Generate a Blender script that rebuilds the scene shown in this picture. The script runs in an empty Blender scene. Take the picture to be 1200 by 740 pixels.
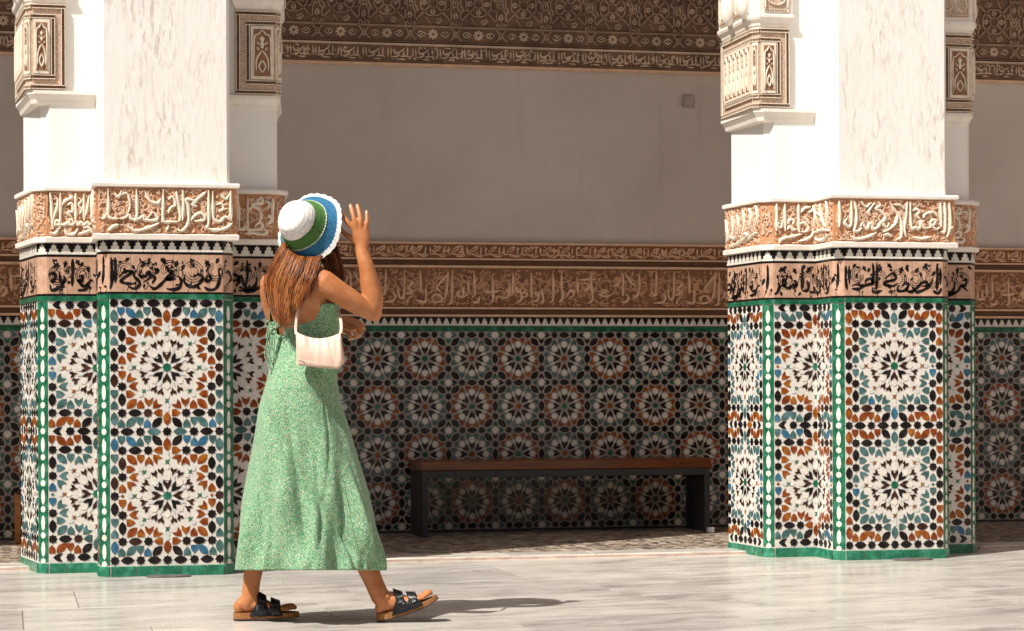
import bpy, bmesh, math, random
from mathutils import Vector, Matrix
import numpy as np

random.seed(7)
C = bpy.context.scene.collection
R = math.radians
scene = bpy.context.scene

# ---------------------------------------------------------------- camera
PSI = 12.8
FPX = 2600.0
HC = 0.93
cam_d = bpy.data.cameras.new("camera")
cam = bpy.data.objects.new("camera", cam_d)
C.objects.link(cam)
cam_d.sensor_width = 36
cam_d.lens = FPX / 1200 * 36
cam_d.shift_y = 82.2 / 1200
cam_d.clip_end = 400
ROLL = 0.0040
cam.matrix_world = (Matrix.Translation((0, 0, HC)) @ Matrix.Rotation(R(-PSI), 4, 'Z')
                    @ Matrix.Rotation(R(90), 4, 'X') @ Matrix.Rotation(-ROLL, 4, 'Z'))
scene.camera = cam

# ---------------------------------------------------------------- sky and sun
SUN_AZ, SUN_EL = 58.0, 53.0          # the light travels from -u,-v towards +u,+v
w = bpy.data.worlds.new("World")
scene.world = w
w.use_nodes = True
nt = w.node_tree
nt.nodes.clear()
sky = nt.nodes.new('ShaderNodeTexSky')
sky.sky_type = 'NISHITA'
sky.sun_disc = False
sky.sun_elevation = R(SUN_EL)
sky.sun_rotation = R(SUN_AZ + 180)
sky.air_density = 1.0
sky.dust_density = 6.0
sky.ozone_density = 0.6
bg = nt.nodes.new('ShaderNodeBackground')
bg.inputs['Strength'].default_value = 0.062
out = nt.nodes.new('ShaderNodeOutputWorld')
nt.links.new(sky.outputs[0], bg.inputs[0])
nt.links.new(bg.outputs[0], out.inputs[0])
sd = bpy.data.lights.new("sun", 'SUN')
sd.energy = 5.0
sd.angle = R(0.53)
sd.color = (1.0, 0.95, 0.875)
sun = bpy.data.objects.new("sun", sd)
C.objects.link(sun)
sdir = Vector((math.sin(R(SUN_AZ)) * math.cos(R(SUN_EL)), math.cos(R(SUN_AZ)) * math.cos(R(SUN_EL)), -math.sin(R(SUN_EL))))
sun.rotation_euler = sdir.to_track_quat('-Z', 'Y').to_euler()
sun.location = (-8, -6, 12)
scene.view_settings.view_transform = 'Standard'
scene.view_settings.look = 'None'
scene.view_settings.exposure = 0.38
scene.view_settings.gamma = 1.0

# ---------------------------------------------------------------- materials
def srgb(r, g, b):
    f = lambda c: (c / 255 / 12.92) if c / 255 <= 0.04045 else ((c / 255 + 0.055) / 1.055) ** 2.4
    return (f(r), f(g), f(b))

class NT:
    """small node helper"""
    def __init__(s, name):
        s.m = bpy.data.materials.new(name)
        s.m.use_nodes = True
        s.t = s.m.node_tree
        s.b = s.t.nodes['Principled BSDF']
        s.out = s.t.nodes['Material Output']
    def n(s, typ, **kw):
        nd = s.t.nodes.new(typ)
        for k, v in kw.items():
            if k.startswith('i_'):
                nd.inputs[k[2:].replace('_', ' ')].default_value = v
            else:
                setattr(nd, k, v)
        return nd
    def l(s, a, b):
        s.t.links.new(a, b)
    def pos(s, scale=(1, 1, 1), obj=False):
        if obj:
            g = s.n('ShaderNodeTexCoord').outputs['Object']
        else:
            g = s.n('ShaderNodeNewGeometry').outputs['Position']
        mp = s.n('ShaderNodeMapping')
        mp.inputs['Scale'].default_value = scale
        s.l(g, mp.inputs[0])
        return mp.outputs[0]
    def noise(s, vec, scale, detail=4, rough=0.55, dist=0.0):
        nd = s.n('ShaderNodeTexNoise')
        nd.inputs['Scale'].default_value = scale
        nd.inputs['Detail'].default_value = detail
        nd.inputs['Roughness'].default_value = rough
        nd.inputs['Distortion'].default_value = dist
        s.l(vec, nd.inputs['Vector'])
        return nd.outputs[0]
    def ramp(s, fac, stops):
        r = s.n('ShaderNodeValToRGB')
        while len(r.color_ramp.elements) < len(stops):
            r.color_ramp.elements.new(0.5)
        for e, (p, c) in zip(r.color_ramp.elements, stops):
            e.position = p
            e.color = (*c, 1) if len(c) == 3 else c
        s.l(fac, r.inputs[0])
        return r.outputs[0]
    def mix(s, fac, a, b, mode='MIX'):
        m = s.n('ShaderNodeMix', data_type='RGBA', blend_type=mode)
        for i, v in ((0, fac), (6, a), (7, b)):
            if hasattr(v, 'type') or isinstance(v, bpy.types.NodeSocket):
                s.l(v, m.inputs[i])
            elif isinstance(v, (int, float)):
                m.inputs[i].default_value = v
            else:
                m.inputs[i].default_value = (*v, 1)
        return m.outputs[2]
    def bump(s, h, strength=0.3, dist=0.005):
        b = s.n('ShaderNodeBump')
        b.inputs['Strength'].default_value = strength
        b.inputs['Distance'].default_value = dist
        s.l(h, b.inputs['Height'])
        s.l(b.outputs[0], s.b.inputs['Normal'])
    def fin(s, col, rough=0.6, spec=0.5):
        if isinstance(col, tuple):
            s.b.inputs['Base Color'].default_value = (*col, 1)
        else:
            s.l(col, s.b.inputs['Base Color'])
        s.b.inputs['Roughness'].default_value = rough
        s.b.inputs['Specular IOR Level'].default_value = spec
        return s.m

M = {}
def glaze(name, col, rough=0.22, var=0.35, alt=None):
    t = NT(name)
    p = t.pos()
    n1 = t.noise(p, 23, 2)
    c2 = alt or tuple(min(1, c * 1.7 + 0.01) for c in col)
    c0 = tuple(c * (1 - var) for c in col)
    c = t.ramp(n1, [(0.3, c0), (0.5, col), (0.72, c2)])
    wear = t.ramp(t.noise(p, 110, 4, 0.7), [(0.69, (0, 0, 0)), (0.76, (1, 1, 1))])
    c = t.mix(wear, c, tuple(min(1, x * 0.6 + 0.22) for x in col))
    t.bump(t.noise(p, 60, 2), 0.28, 0.002)
    t.fin(c, rough, 0.34)
    M[name] = t.m
glaze('glaze_black', (0.007, 0.005, 0.005), 0.25, 0.3, (0.022, 0.019, 0.021))
glaze('glaze_brown', (0.032, 0.012, 0.008), 0.25, 0.3, (0.06, 0.025, 0.015))
glaze('glaze_rust', (0.22, 0.048, 0.008), 0.25, 0.45, (0.33, 0.125, 0.010))
glaze('glaze_teal', (0.055, 0.125, 0.12), 0.25, 0.4, (0.10, 0.20, 0.225))
glaze('glaze_blue', (0.03, 0.12, 0.21), 0.25, 0.3, (0.07, 0.18, 0.25))
glaze('glaze_green', (0.010, 0.115, 0.058), 0.24, 0.4, (0.045, 0.20, 0.125))
glaze('glaze_bright_green', (0.020, 0.17, 0.095), 0.24, 0.35, (0.06, 0.27, 0.18))
glaze('glaze_white', (0.66, 0.63, 0.56), 0.3, 0.12, (0.72, 0.70, 0.64))
glaze('glaze_cool', (0.56, 0.58, 0.55), 0.3, 0.12, (0.66, 0.66, 0.62))
glaze('glaze_buff', (0.47, 0.29, 0.20), 0.35, 0.15, (0.55, 0.37, 0.27))

def simple(name, col, rough=0.7, var=0.12, scale=30, bump=0.3, bdist=0.003, spec=0.4):
    t = NT(name)
    p = t.pos()
    c = t.ramp(t.noise(p, scale, 5, 0.6), [(0.3, tuple(x * (1 - var) for x in col)), (0.7, tuple(min(1, x * (1 + var)) for x in col))])
    t.bump(t.noise(p, scale * 4, 4, 0.6), bump, bdist)
    t.fin(c, rough, spec)
    M[name] = t.m
simple('grout', (0.62, 0.59, 0.54), 0.75, 0.12, 40)
simple('grout_dark', (0.30, 0.265, 0.235), 0.8, 0.15, 40)
simple('carved_light', (0.72, 0.63, 0.51), 0.75, 0.14, 25)
simple('console_band', (0.56, 0.41, 0.31), 0.8, 0.3, 60, 0.8, 0.006)
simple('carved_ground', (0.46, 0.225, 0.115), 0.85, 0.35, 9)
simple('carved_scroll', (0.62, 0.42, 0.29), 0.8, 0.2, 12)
simple('ledge_stucco', (0.76, 0.71, 0.64), 0.7, 0.07, 20)
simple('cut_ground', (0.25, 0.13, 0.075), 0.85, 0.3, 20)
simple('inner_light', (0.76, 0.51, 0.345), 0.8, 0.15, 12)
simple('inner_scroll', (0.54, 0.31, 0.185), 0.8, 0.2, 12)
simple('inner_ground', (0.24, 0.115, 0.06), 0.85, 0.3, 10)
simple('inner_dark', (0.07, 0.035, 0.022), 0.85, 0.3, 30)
simple('inner_plaster', (0.52, 0.455, 0.405), 0.75, 0.05, 3, 0.15)
simple('frieze_strap', (0.36, 0.245, 0.17), 0.85, 0.25, 8)
simple('frieze_light', (0.66, 0.51, 0.39), 0.85, 0.25, 8)
simple('frieze_mid', (0.19, 0.115, 0.075), 0.85, 0.3, 8)
simple('frieze_dark', (0.055, 0.033, 0.022), 0.9, 0.3, 8)
simple('iron_grey', (0.030, 0.034, 0.037), 0.5, 0.2, 15)
simple('iron_dark', (0.018, 0.02, 0.022), 0.5, 0.2, 15)
simple('box_white', (0.33, 0.33, 0.31), 0.6)
simple('socket_plastic', (0.42, 0.36, 0.31), 0.5, 0.03)
simple('drain_metal', (0.10, 0.09, 0.08), 0.5, 0.4, 60)
simple('core_plaster', (0.40, 0.27, 0.18), 0.8)

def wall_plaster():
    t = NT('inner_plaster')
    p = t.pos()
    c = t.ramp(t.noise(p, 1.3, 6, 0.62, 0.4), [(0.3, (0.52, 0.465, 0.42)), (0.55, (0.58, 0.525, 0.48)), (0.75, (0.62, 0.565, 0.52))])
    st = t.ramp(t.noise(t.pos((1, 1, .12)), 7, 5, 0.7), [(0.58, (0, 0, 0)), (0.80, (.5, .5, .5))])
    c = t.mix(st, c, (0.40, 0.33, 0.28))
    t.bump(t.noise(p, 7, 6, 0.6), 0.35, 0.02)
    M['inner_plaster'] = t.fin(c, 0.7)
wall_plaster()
def white_shaft(name, streaks):
    t = NT(name)
    p = t.pos()
    base = t.ramp(t.noise(p, 2.2, 4), [(0.3, (0.78, 0.755, 0.71)), (0.7, (0.82, 0.80, 0.77))])
    if streaks:
        ps = t.pos((1, 1, 0.20))
        big = t.ramp(t.noise(t.pos((1, 1, 0.35)), 5.5, 3), [(0.40, (0, 0, 0)), (0.66, (1, 1, 1))])
        s1 = t.ramp(t.noise(ps, 52, 3, 0.65, 0.6), [(0.50, (0, 0, 0)), (0.64, (1, 1, 1))])
        s2 = t.ramp(t.noise(t.pos((1, 1, 0.13)), 28, 5, 0.7, 0.5), [(0.55, (0, 0, 0)), (0.75, (1, 1, 1))])
        f = t.mix(1.0, s1, big, 'MULTIPLY')
        base = t.mix(t.mix(1.0, f, (0.6, 0.6, 0.6), 'MULTIPLY'), base, (0.40, 0.28, 0.20))
        f2 = t.mix(1.0, s2, (0.28, 0.28, 0.28), 'MULTIPLY')
        base = t.mix(f2, base, (0.60, 0.52, 0.44))
        t.bump(t.noise(ps, 45, 4, 0.6), 0.5, 0.004)
    else:
        t.bump(t.noise(p, 60, 3), 0.12, 0.003)
    M[name] = t.fin(base, 0.62, 0.4)
white_shaft('shaft_stone', True)
white_shaft('plaster_white', False)

def marble(name, warm=False):
    t = NT(name)
    oi = t.n('ShaderNodeObjectInfo')
    g = t.n('ShaderNodeNewGeometry').outputs['Position']
    add = t.n('ShaderNodeVectorMath', operation='MULTIPLY_ADD')
    rr = t.n('ShaderNodeCombineXYZ')
    t.l(oi.outputs['Random'], rr.inputs[0]); t.l(oi.outputs['Random'], rr.inputs[1]); t.l(oi.outputs['Random'], rr.inputs[2])
    t.l(rr.outputs[0], add.inputs[0])
    add.inputs[1].default_value = (37, 19, 5)
    t.l(g, add.inputs[2])
    rot = t.n('ShaderNodeMapping'); rot.inputs['Rotation'].default_value = (0, 0, R(-11))
    t.l(add.outputs[0], rot.inputs[0])
    mp = t.n('ShaderNodeMapping'); mp.inputs['Scale'].default_value = (0.42, 1.9, 1)
    t.l(rot.outputs[0], mp.inputs[0])
    v = t.noise(mp.outputs[0], 2.4, 8, 0.6, 1.3)
    a, b_, c_, d = ((0.64, 0.59, 0.53), (0.53, 0.49, 0.44), (0.40, 0.365, 0.33), (0.66, 0.61, 0.55)) if warm else \
        ((0.53, 0.50, 0.462), (0.46, 0.435, 0.405), (0.33, 0.312, 0.292), (0.57, 0.54, 0.505))
    col = t.ramp(v, [(0.30, d), (0.44, a), (0.54, b_), (0.585, c_), (0.63, b_), (0.75, a)])
    fine = t.noise(mp.outputs[0], 16, 5, 0.7, 0.3)
    col = t.mix(t.ramp(fine, [(0.54, (0, 0, 0)), (0.72, (0.22, 0.22, 0.22))]), col, (0.34, 0.32, 0.30))
    tint = t.ramp(oi.outputs['Random'], [(0, (0.88, 0.88, 0.88)), (1, (1.08, 1.06, 1.03))])
    col = t.mix(1.0, col, tint, 'MULTIPLY')
    t.bump(t.noise(g, 9, 4), 0.12, 0.004)
    r = t.ramp(t.noise(g, 3.5, 4), [(0.3, (0.17, 0.17, 0.17)), (0.7, (0.34, 0.34, 0.34))])
    t.l(r, t.b.inputs['Roughness'])
    t.l(col, t.b.inputs['Base Color'])
    t.b.inputs['Specular IOR Level'].default_value = 0.5
    M[name] = t.m
marble('marble_slab')
marble('marble_kerb', True)
simple('slab_joint', (0.22, 0.19, 0.165), 0.9)
simple('corridor_joint', (0.16, 0.13, 0.11), 0.9)
simple('red_stone', (0.50, 0.37, 0.30), 0.8, 0.3, 14)
def wood(name, c1, c2, rough=0.35):
    t = NT(name)
    p = t.pos((0.6, 8, 8))
    c = t.ramp(t.noise(p, 6, 5, 0.6, 0.6), [(0.3, c1), (0.7, c2)])
    t.bump(t.noise(p, 20, 3), 0.15, 0.002)
    M[name] = t.fin(c, rough)
wood('bench_wood', (0.075, 0.022, 0.008), (0.20, 0.062, 0.018), 0.25)
wood('leg_wood', (0.25, 0.09, 0.02), (0.42, 0.17, 0.05), 0.5)

# ---------------------------------------------------------------- object helpers
def mesh_obj(name, verts, faces, mats, parent=None, mi=None, smooth=False, link=True):
    me = bpy.data.meshes.new(name)
    me.from_pydata([tuple(v) for v in verts], [], faces)
    if not isinstance(mats, (list, tuple)):
        mats = [mats]
    for m in mats:
        me.materials.append(M[m] if isinstance(m, str) else m)
    if mi is not None:
        me.polygons.foreach_set('material_index', mi)
    if smooth:
        me.polygons.foreach_set('use_smooth', [True] * len(me.polygons))
    me.update()
    o = bpy.data.objects.new(name, me)
    if link:
        C.objects.link(o)
    if parent:
        o.parent = parent
    return o
def tag(o, label=None, cat=None, group=None, kind=None):
    for k, v in (('label', label), ('category', cat), ('group', group), ('kind', kind)):
        if v:
            o[k] = v
    return o
def empty(name, loc, label, cat, group=None):
    o = bpy.data.objects.new(name, None)
    o.empty_display_size = 0.2
    C.objects.link(o)
    o.location = loc
    tag(o, label, cat, group)
    return o
class MB:
    """collects geometry for one mesh"""
    def __init__(s):
        s.v, s.f, s.mi = [], [], []
    def add(s, v, f, mi=0):
        k = len(s.v)
        s.v += [tuple(x) for x in v]
        s.f += [tuple(i + k for i in g) for g in f]
        s.mi += [mi] * len(f)
    def box(s, x0, x1, y0, y1, z0, z1, mi=0):
        s.add([(x0, y0, z0), (x1, y0, z0), (x1, y1, z0), (x0, y1, z0), (x0, y0, z1), (x1, y0, z1), (x1, y1, z1), (x0, y1, z1)],
              [(0, 3, 2, 1), (4, 5, 6, 7), (0, 1, 5, 4), (1, 2, 6, 5), (2, 3, 7, 6), (3, 0, 4, 7)], mi)
    def bbox(s, x0, x1, y0, y1, z0, z1, c=0.004, mi=0):
        """box with chamfered edges"""
        bm = bmesh.new()
        bmesh.ops.create_cube(bm, size=1)
        for v in bm.verts:
            v.co = Vector(((x0 + x1) / 2 + v.co.x * (x1 - x0), (y0 + y1) / 2 + v.co.y * (y1 - y0), (z0 + z1) / 2 + v.co.z * (z1 - z0)))
        bmesh.ops.bevel(bm, geom=list(bm.edges), offset=c, segments=1, affect='EDGES')
        bm.verts.index_update()
        s.add([v.co.copy() for v in bm.verts], [[v.index for v in f.verts] for f in bm.faces], mi)
        bm.free()
    def prism(s, poly, z0, z1, mi=0, top=True, bot=True):
        """vertical prism over a clockwise or counter-clockwise plan polygon"""
        n = len(poly)
        a = sum(poly[i][0] * poly[(i + 1) % n][1] - poly[(i + 1) % n][0] * poly[i][1] for i in range(n))
        if a < 0:
            poly = poly[::-1]
        v = [(p[0], p[1], z0) for p in poly] + [(p[0], p[1], z1) for p in poly]
        f = [(i, (i + 1) % n, (i + 1) % n + n, i + n) for i in range(n)]
        if top: f.append(tuple(range(n, 2 * n)))
        if bot: f.append(tuple(range(n - 1, -1, -1)))
        s.add(v, f, mi)
    def profile(s, poly, prof, mi=0):
        """prism whose plan outline is offset by prof [(z, d), ...] going up"""
        n = len(poly)
        rings = [[(p[0], p[1], z) for p in offset(poly, d)] for z, d in prof]
        v = [p for r in rings for p in r]
        f = []
        for k in range(len(rings) - 1):
            for i in range(n):
                j = (i + 1) % n
                f.append((k * n + i, k * n + j, (k + 1) * n + j, (k + 1) * n + i))
        f.append(tuple(range(n - 1, -1, -1)))
        f.append(tuple(range((len(rings) - 1) * n, len(rings) * n)))
        s.add(v, f, mi)
    def obj(s, name, mats, parent=None, smooth=False):
        return mesh_obj(name, s.v, s.f, mats, parent, s.mi, smooth)
def offset(poly, d):
    """offset a counter-clockwise polygon outwards"""
    n = len(poly)
    res = []
    for i in range(n):
        p0, p1, p2 = Vector(poly[i - 1]), Vector(poly[i]), Vector(poly[(i + 1) % n])
        e1, e2 = (p1 - p0).normalized(), (p2 - p1).normalized()
        n1, n2 = Vector((e1.y, -e1.x)), Vector((e2.y, -e2.x))
        m = n1 + n2
        m = m / max(0.3, m.dot(n1))
        res.append((p1.x + m.x * d, p1.y + m.y * d))
    return res

class Face:
    """a vertical wall face: x runs along it, z up, d out of it"""
    def __init__(s, a, b, d=0.0):
        s.a = Vector((a[0], a[1], 0)); s.b = Vector((b[0], b[1], 0))
        s.L = (s.b - s.a).length
        s.t = (s.b - s.a) / s.L
        s.n = Vector((s.t.y, -s.t.x, 0))
        s.a = s.a + s.n * d
    def p(s, x, z, d=0.0):
        return s.a + s.t * x + s.n * d + Vector((0, 0, z))
    def mat(s, x, z, d, rot, sc):
        cx, sx = math.cos(rot), math.sin(rot)
        X = (s.t * cx + Vector((0, 0, sx)))
        Y = (-s.t * sx + Vector((0, 0, cx)))
        m = Matrix((X, Y, s.n)).transposed().to_4x4()
        m = Matrix.Translation(s.p(x, z, d)) @ m @ Matrix.Rotation(R(random.uniform(-1, 1)), 4, 'X') @ Matrix.Rotation(R(random.uniform(-1, 1)), 4, 'Y')
        return m @ Matrix.Diagonal((sc, sc, 1, 1))
    def box(s, mb, x0, x1, z0, z1, d0, d1, mi=0):
        q = [s.p(x, z, d) for d in (d0, d1) for (x, z) in ((x0, z0), (x1, z0), (x1, z1), (x0, z1))]
        mb.add(q, [(0, 3, 2, 1), (4, 5, 6, 7), (0, 1, 5, 4), (1, 2, 6, 5), (2, 3, 7, 6), (3, 0, 4, 7)], mi)

def project(p):
    """world point -> photo pixel"""
    v = cam.matrix_world.inverted() @ Vector(p)
    return 600 + FPX * v.x / -v.z, 370 + 82.2 - FPX * v.y / -v.z

# ---------------------------------------------------------------- mosaic pieces
def star(n, r1, r2, a0=0):
    return [((r1 if k % 2 == 0 else r2) * math.cos(a0 + math.pi * k / n), (r1 if k % 2 == 0 else r2) * math.sin(a0 + math.pi * k / n)) for k in range(2 * n)]
SH = {
    'star': star(8, 42, 31),
    'almond': [(0, -60), (25, -34), (35, 0), (25, 34), (0, 60), (-25, 34), (-35, 0), (-25, -34)],
    'drop': [(0, 43), (-23, 18), (-33, -4), (-30, -34), (30, -34), (33, -4), (23, 18)],
    'heart': [(0, -38), (26, -8), (28, 20), (12, 32), (0, 20), (-12, 32), (-28, 20), (-26, -8)],
    'fletch': [(0, 44), (-22, 20), (-34, 0), (-37, -40), (0, -14), (37, -40), (34, 0), (22, 20)],
    'petal': [(0, 46), (-22, 10), (-38, -18), (-30, -50), (0, -14), (30, -50), (38, -18), (22, 10)],
    'dart': [(0, 52), (-13, 12), (-36, -6), (-31, -44), (0, -20), (31, -44), (36, -6), (13, 12)],
    'four': star(4, 30, 9, 0),
    'tiny': star(4, 18, 10, 0),
    'kite': [(0, 36), (-30, 10), (-22, -28), (22, -28), (30, 10)],
    'lozenge': [(0, 58), (-15, 12), (0, -58), (15, 12)],
    'small_star': star(8, 30, 24),
    'bead': [(0, 62), (-15, 42), (-21, 0), (-15, -42), (0, -62), (15, -42), (21, 0), (15, 42)],
    'merlon': [(-34, 0), (34, 0), (34, 14), (24, 14), (24, 34), (14, 34), (14, 54), (5, 54), (0, 68), (-5, 54), (-14, 54), (-14, 34), (-24, 34), (-24, 14), (-34, 14)],
    'leaf': [(0, 44), (-20, 14), (-24, -14), (0, -40), (24, -14), (20, 14)],
}
SHMESH = {}
def shape_geo(poly, th=0.0013, inset=0.92, bev=True):
    n = len(poly)
    cx = sum(p[0] for p in poly) / n; cy = sum(p[1] for p in poly) / n
    a = sum(poly[i][0] * poly[(i + 1) % n][1] - poly[(i + 1) % n][0] * poly[i][1] for i in range(n))
    if a < 0: poly = poly[::-1]
    if bev and n <= 10:
        v = [(x, y, 0) for x, y in poly] + [(x, y, th * 0.7) for x, y in poly] + [(cx + (x - cx) * inset, cy + (y - cy) * inset, th) for x, y in poly]
        f = [(i, (i + 1) % n, (i + 1) % n + n, i + n) for i in range(n)] + [(i + n, (i + 1) % n + n, (i + 1) % n + 2 * n, i + 2 * n) for i in range(n)] + [tuple(range(2 * n, 3 * n))]
    else:
        v = [(x, y, 0) for x, y in poly] + [(x, y, th) for x, y in poly]
        f = [(i, (i + 1) % n, (i + 1) % n + n, i + n) for i in range(n)] + [tuple(range(n, 2 * n))]
    return v, f
def shmesh(shape, mat, name):
    k = (shape, mat, name)
    if k not in SHMESH:
        v, f = shape_geo(SH[shape])
        me = bpy.data.meshes.new(name)
        me.from_pydata(v, [], f)
        me.materials.append(M[mat])
        me.update()
        SHMESH[k] = me
    return SHMESH[k]
def clip(poly, x0, x1):
    def half(poly, s, c):
        r = []
        for i in range(len(poly)):
            p, q = poly[i - 1], poly[i]
            ip, iq = s * (p[0] - c) >= 0, s * (q[0] - c) >= 0
            if ip != iq:
                t = (c - p[0]) / (q[0] - p[0])
                r.append((c, p[1] + t * (q[1] - p[1])))
            if iq: r.append(q)
        return r
    poly = half(poly, 1, x0)
    return half(poly, -1, x1) if poly else poly
GLZ = ['glaze_black', 'glaze_brown', 'glaze_rust', 'glaze_teal', 'glaze_blue', 'glaze_green', 'glaze_white', 'glaze_cool', 'glaze_buff']
class Mosaic:
    """pieces of one thing: the 300 that show largest become objects, the rest one stuff part"""
    def __init__(s, parent, name='mosaic_tile', rest='mosaic_filling', limit=300):
        s.items, s.parent, s.name, s.rest, s.limit = [], parent, name, rest, limit
    def piece(s, face, x, z, shape, mat, rot, sc, lim=None, d=0.0):
        """lim: (x0, x1) of the face kept; pieces crossing it are cut"""
        poly = SH[shape]
        rad = max(math.hypot(*p) for p in poly) * sc
        cut = None
        if lim and (x - rad < lim[0] or x + rad > lim[1]):
            c_, s_ = math.cos(rot), math.sin(rot)
            q = [(x + (px * c_ - py * s_) * sc, z + (px * s_ + py * c_) * sc) for px, py in poly]
            q = clip(q, lim[0], lim[1])
            if len(q) < 3: return
            ar = abs(sum(q[i][0] * q[i - 1][1] - q[i - 1][0] * q[i][1] for i in range(len(q)))) / 2
            if ar < (14 * sc) ** 2: return
            cx = sum(p[0] for p in q) / len(q); cz = sum(p[1] for p in q) / len(q)
            cut = [((a - cx) / sc, (b - cz) / sc) for a, b in q]
            x, z, rot = cx, cz, 0
        m = face.mat(x, z, d, rot, sc)
        pt = face.p(x, z, d)
        view = (Vector((0, 0, HC)) - pt)
        facing = view.normalized().dot(face.n)
        px, py = project(pt)
        size = rad / view.length * max(0.0, facing)
        if not (-5 < px < 1205 and -5 < py < 745): size = 0
        if cut: size *= 0.6
        if mat in ('glaze_white', 'glaze_cool'): size *= 0.75
        s.items.append((size, m, shape, mat, cut, px, py))
    def build(s, hidden=None):
        it = sorted(s.items, key=lambda t: -(0 if hidden and hidden(t[5], t[6]) else t[0]))
        mb = MB()
        for k, (size, m, shape, mat, cut, px, py) in enumerate(it):
            if k < s.limit and size > 0:
                if cut:
                    v, f = shape_geo(cut)
                    o = mesh_obj(s.name, v, f, mat, s.parent)
                else:
                    o = bpy.data.objects.new(s.name, shmesh(shape, mat, s.name))
                    C.objects.link(o)
                    o.parent = s.parent
                o.matrix_basis = (Matrix.Translation(s.parent.location).inverted() if s.parent else Matrix()) @ m
            else:
                v, f = shape_geo(cut or SH[shape], bev=False)
                mb.add([m @ Vector(p) - s.parent.location for p in v], f, GLZ.index(mat))
        if mb.v:
            o = mb.obj(s.rest, GLZ, s.parent)
            o['kind'] = 'stuff'

UX, UZ, US = 5.57e-4, 5.78e-4, 5.66e-4
ZC = [1.027, 0.395]          # rosette centres
def pillar_pattern(mo, face, xc, zc, sch, cols=True, lim=None, quads=(-1, 1), seed=0):
    """one rosette field; xc = centre on the face"""
    inner, outer, four, centre = sch
    rnd = random.Random(seed)
    def col(c):
        if c == 'outer_mix': c = rnd.choice(['glaze_teal'] * 6 + ['glaze_blue']) if outer == 'glaze_teal' else outer
        if c in ('glaze_teal',) and rnd.random() < 0.05: c = 'glaze_blue'
        if c == 'glaze_black' and rnd.random() < 0.10: c = 'glaze_brown'
        return c
    def put(x, y, sh, c, ang=0, k=1.0):
        mo.piece(face, xc + x * UX, zc + y * UZ, sh, col(c), R(ang), US * k, lim)
    # rings of eight
    for a in range(8):
        A = a * 45
        pol = lambda r, t: (r * math.cos(R(t)), r * math.sin(R(t)))
        put(*pol(92, A), 'petal', 'glaze_black' if a % 2 else 'glaze_brown', A + 90)       # point inwards
        put(*pol(158, A), 'kite', 'glaze_white', A - 90, 0.95)
        put(*pol(132, A + 22.5), 'lozenge', 'glaze_cool', A - 67.5, 0.85)
        put(*pol(286, A), 'four', four, A + (0 if a % 2 else 45) , 1.0)
        put(*pol(246, A), 'kite', 'glaze_white', A + 90, 0.72)
        put(*pol(326, A), 'kite', 'glaze_cool', A - 90, 0.72)
        for sg in (-1, 1):
            put(*pol(212, A + sg * 14.5), 'dart', 'glaze_brown', A + sg * 14.5 + 90, 0.76)
            if not (a % 4 == 0 and False):
                put(*pol(333, A + sg * 16.3), 'fletch', inner, A + sg * 45 - 90)
        if a % 2:
            put(*pol(437, A), 'almond', inner, A + 90)
    put(0, 0, 'star', centre, 0)
    for sx in (-1, 1):
        put(sx * 392, 0, 'tiny', inner if sx < 0 else inner, 0)
        for sy in (-1, 1):
            put(sx * 77, sy * 387, 'drop', inner, -90 * sx)
            put(sx * 232, sy * 317, 'drop', inner, 180 if sy > 0 else 0)
            put(sx * 322, sy * 227, 'drop', inner, 90 * sx)
            put(sx * 392, sy * 63, 'drop', inner if cols else 'glaze_blue', 0 if sy > 0 else 180)
            put(sx * 392, sy * 387, 'star', 'glaze_black')
            put(sx * 167, sy * 387, 'star', 'glaze_black')
            put(sx * 392, sy * 162, 'star', 'glaze_black')
            put(sx * 280, sy * 387, 'almond', 'glaze_black', 90)
            put(sx * 392, sy * 275, 'almond', 'glaze_black', 0)
            for x, sh, c, up, k in ((400, 'drop', 'outer_mix', 0, 1), (315, 'almond', 'outer_mix', 0, 1), (238, 'drop', 'outer_mix', 1, 1), (173, 'drop', 'outer_mix', 0, 1), (88, 'almond', 'glaze_black', 0, 1)):
                y = {400: 478, 315: 465, 238: 457, 173: 480, 88: 470}[x]
                if sh == 'drop':
                    put(sx * x, sy * y, sh, c, (0 if up else 180) if sy > 0 else (180 if up else 0), 1)
                else:
                    dirn = -45 if x == 315 else -45
                    put(sx * x, sy * y, sh, c, dirn * sx * sy)
            if cols:
                put(sx * 460, sy * 110, 'almond', 'glaze_black')
                put(sx * 460, sy * 225, 'drop', 'outer_mix', 0 if sy > 0 else 180)
                put(sx * 460, sy * 322, 'drop', 'outer_mix', 180 if sy > 0 else 0)
                put(sx * 460, sy * 437, 'almond', 'outer_mix')
        if cols: put(sx * 460, 0, 'star', 'glaze_black')
    for sy in (-1, 1):
        put(0, sy * 437, 'almond', inner)
        put(0, sy * 362, 'kite', 'glaze_cool', 0 if sy > 0 else 180, 0.6)
def row_pattern(mo, face, xc, z, sch, cols, lim, mid, seed=0):
    rnd = random.Random(seed)
    outer = sch[1]
    def put(x, sh, c, ang=0, k=1.0):
        mo.piece(face, xc + x * UX, z, sh, c, R(ang), US * k, lim)
    put(0, 'star', 'glaze_black')
    for sx in (-1, 1):
        put(sx * 235, 'star', 'glaze_black')
        put(sx * 115, 'almond', rnd.choice([outer, 'glaze_black']) if mid else 'glaze_black', 90)
        if cols:
            put(sx * 348, 'almond', 'glaze_black', 90)
            put(sx * 460, 'star', 'glaze_black')
        else:
            put(sx * 345, 'fletch', 'glaze_black', -90 * sx)
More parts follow.
